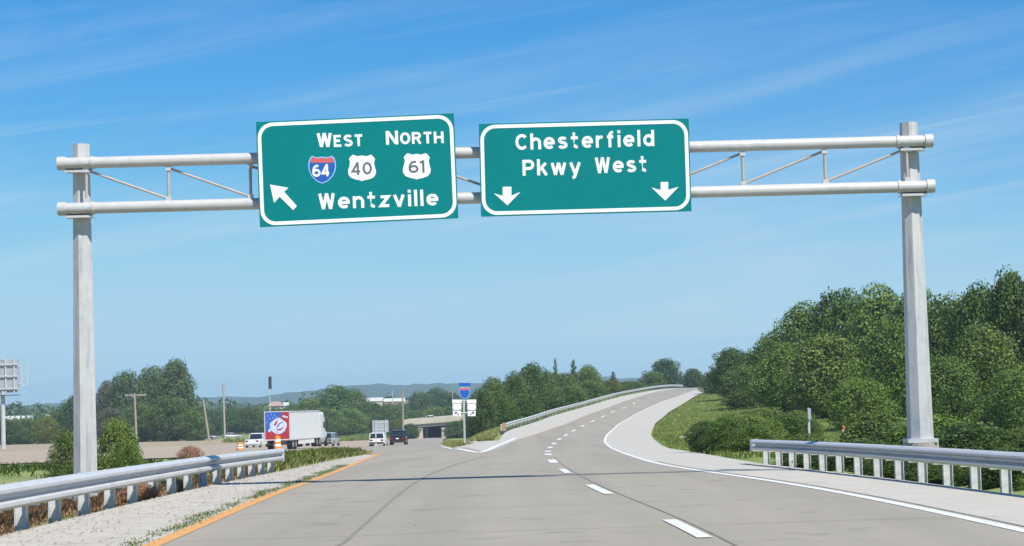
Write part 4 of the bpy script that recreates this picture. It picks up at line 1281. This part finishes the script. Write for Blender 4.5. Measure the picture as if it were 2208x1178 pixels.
for (a, b) in (((fx0, zt), (fx1, zt)), ((fx1, zt), (fx1, zb_)), ((fx0, zt), (fx0, zb_)), ((fx0, zb_), (fx1, zb_)), ((w1, zt - .3), (fx0, zt - .3)), ((w1, zb_ + .3), (fx0, zb_ + .3))):
    q.tube((a[0], 0, a[1]), (b[0], 0, b[1]), .07, n=6)
q.build('side_frame', M['galv'], bb)
MB().tube((0, .2, -.5), (0, .2, z0 + .2), .34, .30, 14).build('pole', M['galv_pole'], bb, True)
MB().tube((0.1, -.1, z1), (0.1, -.1, z1 + .8), .06, n=6).build('aerial', M['galv'], bb)

# ------------------------------------------------------------------ vehicles
def wheel_parts(root, x, y, r, w):
    q = MB(); q.tube((x - w / 2, y, r), (x + w / 2, y, r), r, r, 18); t = q.build('wheel', M['tyre'], root)
    q = MB(); q.tube((x - w / 2 - .006, y, r), (x + w / 2 + .006, y, r), r * .6, r * .6, 12); q.build('rim', M['chrome'], t)

def loft(sections):
    """sections: list of (y, half widths/heights outline points (x,z)) closed outlines of equal length"""
    n = len(sections[0][1]); vs = []; fs = []
    for y, pts in sections: vs += [(x, y, z) for x, z in pts]
    for i in range(len(sections) - 1):
        for k in range(n): fs.append((i * n + k, i * n + (k + 1) % n, (i + 1) * n + (k + 1) % n, (i + 1) * n + k))
    fs.append(tuple(range(n))); m0 = (len(sections) - 1) * n; fs.append(tuple(range(m0 + n - 1, m0 - 1, -1)))
    return MB().add(vs, fs)
def body_sec(w, z0, z1, r=.12):
    return [(-w, z0 + r), (-w + .06, z0), (w - .06, z0), (w, z0 + r), (w, z1 - r * 1.4), (w - .07, z1), (-w + .07, z1), (-w, z1 - r * 1.4)]
def cab_sec(wb, wt, z0, z1):
    return [(-wb, z0), (wb, z0), (wt, z1 - .06), (wt - .1, z1), (-wt + .1, z1), (-wt, z1 - .06)]

def car(name, label, kind, paint, loc, rz, cat, group=None):
    """rear at -Y, front at +Y"""
    root = thing(name, label, cat, loc, rz, group)
    if kind == 'suv':  L, W, H, belt = 4.7, .94, 1.75, 1.05
    elif kind == 'pickup': L, W, H, belt = 5.7, .98, 1.88, 1.12
    else: L, W, H, belt = 4.6, .90, 1.45, .92
    h2 = L / 2
    secs = [(-h2, body_sec(W * .92, .42, belt - .08)), (-h2 + .18, body_sec(W, .30, belt)), (-.2, body_sec(W, .26, belt + .01)),
            (h2 - 1.25, body_sec(W, .28, belt - .04)), (h2 - .25, body_sec(W * .96, .30, belt - .18)), (h2, body_sec(W * .82, .42, belt - .3))]
    loft(secs).build('body', M[paint], root, False)
    if kind == 'suv': c0, c1, c2, c3 = -h2 + .10, -h2 + .42, h2 - 2.1, h2 - 1.25
    elif kind == 'pickup': c0, c1, c2, c3 = -.55, -.40, .95, 1.65
    else: c0, c1, c2, c3 = -h2 + .55, -h2 + 1.35, h2 - 2.2, h2 - 1.3
    wt = W * .80
    # glasshouse with a roof shell over it
    loft([(c0, cab_sec(W * .93, W * .90, belt - .03, belt + .06)), (c1, cab_sec(W * .93, wt, belt - .03, H - .05)), (c2, cab_sec(W * .93, wt, belt - .03, H - .05)),
          (c3, cab_sec(W * .93, W * .9, belt - .03, belt + .06))]).build('window', M['glass'], root)
    loft([(c1 - .10, cab_sec(wt + .02, wt + .015, H - .12, H - .045)), (c1 + .2, cab_sec(wt + .03, wt + .01, H - .12, H)), (c2 - .1, cab_sec(wt + .03, wt + .01, H - .12, H)),
          (c2 + .14, cab_sec(wt + .02, wt + .015, H - .13, H - .05))]).build('roof', M[paint], root)
    for s in (-1, 1):
        for (ya, za, yb, zb2) in ((c0 + .03, belt, c1 - .02, H - .1), (c3 - .03, belt, c2 + .04, H - .1), ((c1 + c2) / 2, belt, (c1 + c2) / 2 - .05, H - .1)):
            q = MB(); q.tube((s * W * .925, ya, za), (s * (wt + .012), yb, zb2), .05, .045, 6); q.build('pillar', M[paint], root)
        MB().box(s * W * .70 - .17, s * W * .70 + .17, -h2 - .012, -h2 + .05, belt - .36, belt - .16).build('tail_light', M['red_light'], root)
        q = MB(); q.box(s * (W + .13) - .09, s * (W + .13) + .09, c3 - .30, c3 - .16, belt, belt + .15); q.box(s * (W + .0) - .06, s * (W + .0) + .06, c3 - .25, c3 - .2, belt + .03, belt + .08)
        q.build('mirror', M['trim'], root)
        MB().box(s * W * .70 - .16, s * W * .70 + .16, h2 - .12, h2 - .02, .58, .72).build('headlight', M['chrome'], root)
        for y in (-h2 + .85, h2 - .9): wheel_parts(root, s * (W - .10), y, .34 if kind == 'car' else .38, .22)
    MB().box(-W * .9, W * .9, -h2 - .07, -h2 + .04, .36, .56).build('bumper', M['trim'] if kind != 'pickup' else M['chrome'], root)
    MB().box(-.17, .17, -h2 - .016, -h2 + .02, belt - .33, belt - .20).build('number_plate', M['sign_white'], root)
    if kind == 'pickup':
        MB().box(-W * .84, W * .84, -h2 + .12, -.75, belt - .02, belt + .012).build('bed_floor', M['trim'], root)
    return root
def place(px, Y): 
    X = at(px, 900, Y).x
    return (X, Y, Sf(X, Y) + .02)
CG = 'vehicles on the highway'
car('suv', 'white sport utility car driving away left of the black one', 'suv', 'white_car', place(815, 228), -.03, 'car', CG).scale = (.9, .9, .86)
car('suv', 'black sport utility car driving away toward the underpass', 'suv', 'black_car', place(859, 248), -.02, 'car', CG)
car('pickup_truck', 'white pickup truck just left of the mural trailer', 'pickup', 'white_car', place(553, 275), -.10, 'pickup truck', CG)
car('parked_car', 'dark blue car at the foot of the leaning pole', 'car', 'blue_car', place(446, 470), -1.3, 'car', CG)
car('parked_car', 'pale grey car between the two thin poles', 'car', 'grey_car', place(500, 500), -1.2, 'car', CG)
car('car', 'grey car ahead of the truck seen past its cab', 'suv', 'grey_car', place(709, 262), -.14, 'car', CG)

# truck
X0 = at(598, 930, 205).x
tk = thing('semi_truck', 'semi truck with plain white side and red and blue mural on its rear', 'truck', (X0, 205, Sf(X0, 205) + .02), -math.radians(7.5))
tk.scale = (.96, .96, .95)
TW, TL, TB, TT = 1.32, 13.6, .95, 3.92
MB().box(-TW, TW, 0, TL, TB, TT).build('trailer', M['trailer_white'], tk)
for s in (-1, 1):
    MB().box(s * TW - .03, s * TW + .03, -.03, TL + .02, TT - .12, TT + .02).build('trailer_rail', M['galv'], tk)
    MB().box(s * TW - .035, s * TW + .035, -.03, TL + .02, TB - .03, TB + .10).build('trailer_rail', M['galv'], tk)
    MB().box(s * (TW - .02) - .05, s * (TW - .02) + .05, -.05, .06, TB + .11, TT - .13).build('corner_post', M['galv'], tk)
# rear mural: red field, blue canton, pale emblem with a few strokes
def mural(poly, y, m, name): MB().prism(poly, y - .004, y).build(name, m, tk)
a = TW - .075
mural([(-a, TB + .12), (a, TB + .12), (a, TT - .05), (-a, TT - .05)], -.012, M['trailer_red'], 'rear_door')
mural([(-a + .01, 1.95), (-a + .30, 1.85), (-.15, 2.9), (.30, 3.25), (.48, TT - .06), (-a + .01, TT - .06)], -.017, M['trailer_blue'], 'mural_field')
em = [(.12 + .88 * math.cos(t) * (1 + .05 * math.sin(5 * t)), 2.42 + .80 * math.sin(t) * (1 + .06 * math.cos(4 * t))) for t in np.linspace(0, 2 * math.pi, 28, endpoint=False)]
mural(em, -.022, M['mural_white'], 'emblem')
mural([(-1.02, 2.1), (-.86, 1.78), (-.60, 1.95), (-.75, 2.25), (-.92, 2.02)], -.028, M['mural_white'], 'emblem_tail')
mural([(-.33, 2.60), (-.02, 3.0), (.05, 2.92), (-.12, 2.55), (-.28, 2.42)], -.028, M['trailer_red'], 'emblem_stroke')
mural([(-.02, 2.0), (.35, 1.95), (.66, 2.25), (.60, 2.32), (.30, 2.12), (.05, 2.12)], -.028, M['trailer_red'], 'emblem_stroke')
mural([(-.05, 2.35), (.25, 2.75), (.6, 2.86), (.62, 2.80), (.32, 2.66), (.02, 2.28)], -.029, M['trailer_blue'], 'emblem_stroke')
for i, (sx, sz) in enumerate(((-.95, 3.5), (-.6, 3.62), (-.25, 3.55), (-.78, 3.2), (-.42, 3.28), (-1.05, 2.85), (-.05, 3.35))):
    st = [(sx + (.075 if k % 2 == 0 else .03) * math.cos(math.pi / 2 + k * math.pi / 5), sz + (.075 if k % 2 == 0 else .03) * math.sin(math.pi / 2 + k * math.pi / 5)) for k in range(10)]
    mural(st, -.022, M['mural_white'], 'star')
mural([(.55, 3.35), (1.1, 3.2), (1.15, 3.35), (.62, 3.55)], -.021, M['mural_white'], 'mural_stripe')
mural([(.95, 1.3), (1.18, 1.3), (1.18, 2.9), (1.02, 2.6)], -.019, M['trailer_red'], 'mural_stripe')
MB().box(-.012, .012, -.034, -.03, TB + .12, TT - .06).build('door_seam', M['trim'], tk)
MB().box(-TW + .05, TW - .05, -.06, .05, .48, .60).build('rear_bumper', M['trim'], tk)
for s in (-.9, .9): MB().box(s - .04, s + .04, -.02, .04, .60, TB).build('bumper_strut', M['trim'], tk)
for s in (-1, 1):
    MB().box(s * .95 - .12, s * .95 + .12, -.05, .02, TB - .12, TB - .02).build('tail_light', M['red_light'], tk)
    for y in (1.4, 2.65): wheel_parts(tk, s * (TW - .30), y, .50, .56)
    for y in (TL - 1.2, TL + .15): wheel_parts(tk, s * (TW - .32), y, .50, .56)
    wheel_parts(tk, s * (TW - .25), TL + 4.3, .50, .3)
    MB().box(s * (TW - .03) - .015, s * (TW - .03) + .015, 3.7, TL - 2.6, .45, TB - .04).build('side_skirt', M['trailer_white'], tk)
q = MB(); q.tube((TW - .38, TL + 1.2, .75), (TW - .38, TL + 2.6, .75), .33, .33, 16); q.build('fuel_tank', M['chrome'], tk, True)
MB().box(-.45, .45, TL - 3, TL + 4.6, .7, TB - .05).build('chassis', M['trim'], tk)
loft([(TL + .75, body_sec(1.22, .55, 3.75, .2)), (TL + 2.4, body_sec(1.22, .55, 3.7, .2)), (TL + 3.3, body_sec(1.18, .55, 2.9, .2)), (TL + 3.35, body_sec(1.05, .55, 1.75, .2)),
      (TL + 4.9, body_sec(.98, .55, 1.55, .2))]).build('cab', M['white_car'], tk)
for s in (-1, 1):
    MB().box(s * 1.226 - .006, s * 1.226 + .006, TL + 2.2, TL + 3.0, 1.95, 2.65).build('window', M['glass'], tk)
    q = MB(); q.box(s * 1.48 - .09, s * 1.48 + .09, TL + 2.95, TL + 3.1, 1.8, 2.6); q.tube((s * 1.2, TL + 3, 2.5), (s * 1.5, TL + 3, 2.5), .025, n=6); q.build('mirror', M['trim'], tk)

# construction drums on the highway edge
DRG = 'orange drums beyond the left guardrail'
dr = None
for px, py, Y, label in ((517, 955, 215, 'orange and white traffic drum peeking over the left rail left of the truck'), (598, 941, 196, 'orange traffic drum in front of the mural trailer')):
    p = at(px, py, Y)
    z = Sf(p.x, Y)
    hgt = 1.05 if px < 560 else 1.25
    root = thing('traffic_drum', label, 'traffic drum', (p.x, Y, p.z - hgt), group=DRG)
    for k, (a, b, m) in enumerate(((0.06, .28, 'orange'), (.28, .44, 'sign_white'), (.44, .62, 'orange'), (.62, .78, 'sign_white'), (.78, 1.0, 'orange'))):
        q = MB(); q.tube((0, 0, a * hgt), (0, 0, b * hgt), .34 - .06 * a, .34 - .06 * b, 18); q.build('band', M[m], root, True)
    q = MB(); q.tube((0, 0, p.z * 0 - .02), (0, 0, .06 * hgt), .45, .42, 18); q.build('base', M['tyre'], root)
    q = MB(); q.box(-.12, .12, -.03, .03, hgt, hgt + .1); q.build('handle', M['orange'], root)
    root.location.z = z; root.scale.z = (p.z - z) / hgt

# ------------------------------------------------------------------ overpass
Yo = 520
ov = thing('overpass', 'pale concrete overpass with a dark underpass opening at the end of the left road', 'bridge', (at(930, 945, Yo).x, Yo, Sf(at(930, 945, Yo).x, Yo)))
o = ov.location.copy()
def ol(px, py, Y=Yo): q = at(px, py, Y) - o; return q
dl, dr_ = ol(868, 906), ol(1040, 893)
zt0, zt1 = ol(868, 905).z, ol(1040, 891).z
x0, x1 = dl.x, dr_.x
def slant_box(name, xa, xb, za0, za1, th, y0, y1, m):
    """box whose top runs from za0 at xa to za1 at xb"""
    vs = [(xa, y0, za0 - th), (xb, y0, za1 - th), (xb, y1, za1 - th), (xa, y1, za0 - th), (xa, y0, za0), (xb, y0, za1), (xb, y1, za1), (xa, y1, za0)]
    return MB().add(vs, [(3, 2, 1, 0), (4, 5, 6, 7), (0, 1, 5, 4), (1, 2, 6, 5), (2, 3, 7, 6), (3, 0, 4, 7)]).build(name, m, ov)
slant_box('parapet', x0, x1, zt0, zt1, .95, 0, .3, M['bridge_concrete'])
slant_box('parapet', x0, x1, zt0, zt1, .95, 22.7, 23, M['bridge_concrete'])
slant_box('deck', x0, x1, zt0 - .952, zt1 - .952, .55, -.12, 23.1, M['bridge_concrete'])
for yy in (.35, 2.9, 5.4, 7.9, 12, 16, 20):
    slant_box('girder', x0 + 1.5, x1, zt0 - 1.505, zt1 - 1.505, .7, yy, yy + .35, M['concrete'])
pa, pb = ol(898, 945), ol(952, 945)
for px0, px1, bx in ((896, 911, 1), (952, 960, 0)):
    a, b = ol(px0, 920).x, ol(px1, 920).x
    t = zt0 - 2.25
    q = MB(); lean_ = -.8 if bx else .8
    vs = [(a + lean_ * bx, -.4, -.6), (b, -.4, -.6), (b, 20.9, -.6), (a + lean_ * bx, 20.9, -.6), (a, -.4, t), (b, -.4, t), (b, 20.9, t), (a, 20.9, t)]
    q.add(vs, [(3, 2, 1, 0), (4, 5, 6, 7), (0, 1, 5, 4), (1, 2, 6, 5), (2, 3, 7, 6), (3, 0, 4, 7)]).build('abutment', M['bridge_concrete'], ov)
# earth banks behind the abutments close the sides of the underpass
for px0, px1 in ((868, 897), (961, 1040)):
    a, b = ol(px0, 920).x, ol(px1, 920).x
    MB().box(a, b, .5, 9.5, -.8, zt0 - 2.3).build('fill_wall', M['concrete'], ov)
# added wall under the deck closes the underpass so its opening stays dark
MB().box(ol(890, 920).x, ol(968, 920).x, 21, 22, -1, zt0 - 1.6).build('dark_backing_wall', M['concrete'], ov)
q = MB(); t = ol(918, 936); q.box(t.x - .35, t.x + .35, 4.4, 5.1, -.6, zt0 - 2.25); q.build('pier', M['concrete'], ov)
cw = at(924, 903, 524)
car('car', 'tiny white car crossing on top of the overpass', 'car', 'white_car', (cw.x, 525, o.z + zt0 - .952 + (zt1 - zt0) * (cw.x - o.x - x0) / (x1 - x0) + .02), 1.57, 'car', CG)

# ------------------------------------------------------------------ buildings
def building(px, ptop, Y, w, d, hgt, wall, roof, label, gable=False):
    p = at(px, ptop, Y); zb = Sf(p.x, Y) - .5
    root = thing('building', label, 'building', (p.x, Y, zb), .1, 'buildings beyond the trees')
    T = p.z - zb
    MB().box(-w / 2, w / 2, 0, d, 0, T - hgt).build('wall', M[wall], root)
    if gable:
        vs = [(-w / 2 - .5, -.5, T - hgt), (w / 2 + .5, -.5, T - hgt), (w / 2 + .5, d + .5, T - hgt), (-w / 2 - .5, d + .5, T - hgt), (-w / 2 + 1, d / 2, T), (w / 2 - 1, d / 2, T)]
        MB().add(vs, [(3, 2, 1, 0), (0, 1, 5, 4), (2, 3, 4, 5), (1, 2, 5), (3, 0, 4)]).build('roof', M[roof], root)
    else:
        MB().box(-w / 2 - .3, w / 2 + .3, -.3, d + .3, T - hgt, T).build('roof', M[roof], root)
    n = max(2, int(w / 4))
    for k in range(n):
        X = -w / 2 + w * (k + .5) / n
        MB().box(X - .7, X + .7, -.03, .05, T - hgt - 2.4, T - hgt - 1.0).build('window', M['glass'], root)
    return root
building(850, 859, 830, 8, 9, 1.3, 'wall_pink', 'roof_white', 'white-roofed pinkish building above the trees left of the overpass')
building(873, 864, 850, 13, 10, 1.6, 'wall_pink', 'roof_tan', 'reddish roofed building beside the white-roofed one', True)
building(594, 866, 760, 5, 8, 1.6, 'wall_tan', 'roof_tan', 'small tan roofed building above the trailer', True)
building(617, 868, 780, 1.6, 3, 1.2, 'roof_white', 'roof_white', 'tiny white hut above the trailer')
building(796, 858, 860, 11, 10, 1.5, 'wall_tan', 'roof_white', 'white flat-roofed building above the trees near the grey sign')
building(34, 897, 900, 11, 12, 1.6, 'wall_tan', 'roof_white', 'cream roofed shed above the left hedge near the billboard pole')
building(118, 893, 880, 8, 12, 1.7, 'wall_tan', 'roof_white', 'pale roofed shed above the left hedge near the gantry post')
building(152, 876, 860, 2.0, 3, 2.2, 'roof_white', 'roof_white', 'small white block beside the left gantry post')

# ------------------------------------------------------------------ small signs
Yr = 150
gx_ = at(1002, 945, Yr); zg = Sf(gx_.x, Yr)
class Plate(Sign):
    pass
rs = Sign('route_sign', 'route marker assembly with a blue shield above two white shields on one post', 'road sign', [(980, 826), (1024, 826), (1024, 905), (980, 905)], Yr)
def plate(x0, y0, x1, y1, m, name, ya, yb): return rs.poly(name, [(x0, y0), (x1, y0), (x1, y1), (x0, y1)], m, ya, yb)
rot_dz = zg - rs.c.z
MB().box(gx_.x - rs.c.x - .07, gx_.x - rs.c.x + .07, .03, .12, rot_dz - .3, 1.3).build('post', M['galv_pole'], rs.root)
MB().box(-.75, .75, .012, .028, .02, .10).build('cross_bar', M['galv'], rs.root)
MB().box(-.75, .75, .012, .028, -.85, -.77).build('cross_bar', M['galv'], rs.root)
plate(990, 826, 1014, 833, M['sign_blue'], 'direction_plate', -.004, .01)
interstate(rs, 1002, 848, 23, 26)
for cx in (985.5, 1017):
    plate(cx - 10, 862, cx + 10, 869.5, M['alu_back'] if cx < 0 else M['sign_white'], 'direction_plate', -.004, .01)
    plate(cx - 10, 870.3, cx + 10, 885, M['trim'] if cx < 0 else M['alu_back'], 'shield_plate', -.003, .01)
    us_shield(rs, cx, 877.6, 18.5, 14, M['sign_white'], y0=-.009, y1=-.0035)
    plate(cx - 8.5, 886, cx + 8.5, 897.5, M['sign_white'], 'arrow_plate', -.004, .01)
# arrows on the lower plates
rs.poly('arrow', [(980, 888), (987, 888.2), (984.7, 890.4), (990.5, 895), (989, 896.4), (983.2, 891.9), (981, 894.2)], M['sign_grey'], -.009, -.0045)
rs.poly('arrow', [(1023, 888), (1016, 888.2), (1018.3, 890.4), (1012.5, 895), (1014, 896.4), (1019.8, 891.9), (1022, 894.2)], M['sign_grey'], -.009, -.0045)

Ys = 205
ss = Sign('road_sign', 'blank grey back of a rectangular sign above the white car', 'road sign', [(803, 907), (838, 906), (838, 932), (803, 933)], Ys)
MB().box(-ss.w / 2, ss.w / 2, -.01, .02, -ss.h / 2, ss.h / 2).build('panel', M['alu_back'], ss.root)
for fx in (-.3, .3):
    zb_ = Sf(ss.c.x, Ys) - ss.c.z
    MB().box(fx * ss.w - .05, fx * ss.w + .05, -.09, -.012, zb_ - .3, ss.h / 2 + .05).build('post', M['galv_pole'], ss.root)
for fz in (-.3, .3):
    MB().box(-ss.w / 2 + .03, ss.w / 2 - .03, -.035, -.0105, fz * ss.h - .04, fz * ss.h + .04).build('stringer', M['galv'], ss.root)

Yt = 84
p = at(1743, 880, Yt); zb_ = Sf(p.x, Yt)
tp = thing('sign_post', 'thin grey sign post seen edge-on in the shrubs on the right', 'sign post', (p.x, Yt, zb_))
MB().box(-.04, .04, -.05, .05, -.3, p.z - zb_).build('post', M['galv_pole'], tp)
MB().box(-.06, .05, -.32, -.06, p.z - zb_ - .45, p.z - zb_ - .02).build('plate', M['alu_back'], tp)

p = at(1818, 918, 100); zb_ = Sf(p.x, 100)
mk = thing('marker_post', 'small orange and pale marker post on the grassy clearing at right', 'marker post', (p.x, 100, zb_))
hh = p.z - zb_
q = MB(); q.tube((0, 0, -.1), (0, 0, hh * .5), .075, .075, 10); q.build('post', M['amber'], mk)
q = MB(); q.tube((0, 0, hh * .5 + .002), (0, 0, hh * .72), .08, .08, 10); q.build('band', M['sign_white'], mk)
q = MB(); q.tube((0, 0, hh * .72 + .002), (0, 0, hh), .08, .055, 10); q.build('cap', M['orange'], mk)

def rock(px, py, Y, w, hgt, label):
    p = at(px, py, Y); z = Sf(p.x, Y)
    bm = bmesh.new(); bmesh.ops.create_icosphere(bm, subdivisions=2, radius=1)
    rr_ = random.Random(px)
    for v in bm.verts: v.co = Vector((v.co.x * w / 2, v.co.y * w / 2, v.co.z * hgt)) * (.85 + .3 * rr_.random())
    me = bpy.data.meshes.new('rock'); bm.to_mesh(me); bm.free()
    o = link('rock', me, M['pale_rock']); o.location = (p.x, Y, z)
    return tag(o, label, 'rock', 'pale stones lying in the grass')
rock(1940, 932, 98, .7, .55, 'pinkish pale boulder in the clearing beside the right gantry post')
q_ = on_ground(1472, 946); rock(1472, 946, q_.y, .55, .16, 'flat pale stone in the grass left of the dark shoulder bush')
q_ = on_ground(1024, 955); rock(1024, 955, q_.y, .9, .12, 'flat pale stone at the tip of the gore grass')
q_ = on_ground(896, 1137)
o = rock(896, 1137, q_.y, .07, .025, 'tiny dark pebble lying on the concrete lane')
o.data.materials.clear(); o.data.materials.append(M['trim'])

# ------------------------------------------------------------------ haze
bm = bmesh.new(); bmesh.ops.create_cube(bm, size=1)
for v in bm.verts: v.co = Vector((v.co.x * 6600, v.co.y * 6100 + 2650, v.co.z * 82 + 28))
me = bpy.data.meshes.new('haze'); bm.to_mesh(me); bm.free()
hz = link('haze', me); hz['kind'] = 'stuff'
m = bpy.data.materials.new('haze_air'); m.use_nodes = True
nt = m.node_tree; nt.nodes.clear()
out = nt.nodes.new('ShaderNodeOutputMaterial'); pv = nt.nodes.new('ShaderNodeVolumePrincipled')
pv.inputs['Color'].default_value = (.56, .75, 1.0, 1)
pv.inputs['Density'].default_value = 1.7e-4
pv.inputs['Anisotropy'].default_value = 0.1
nt.links.new(pv.outputs[0], out.inputs['Volume'])
me.materials.append(m)
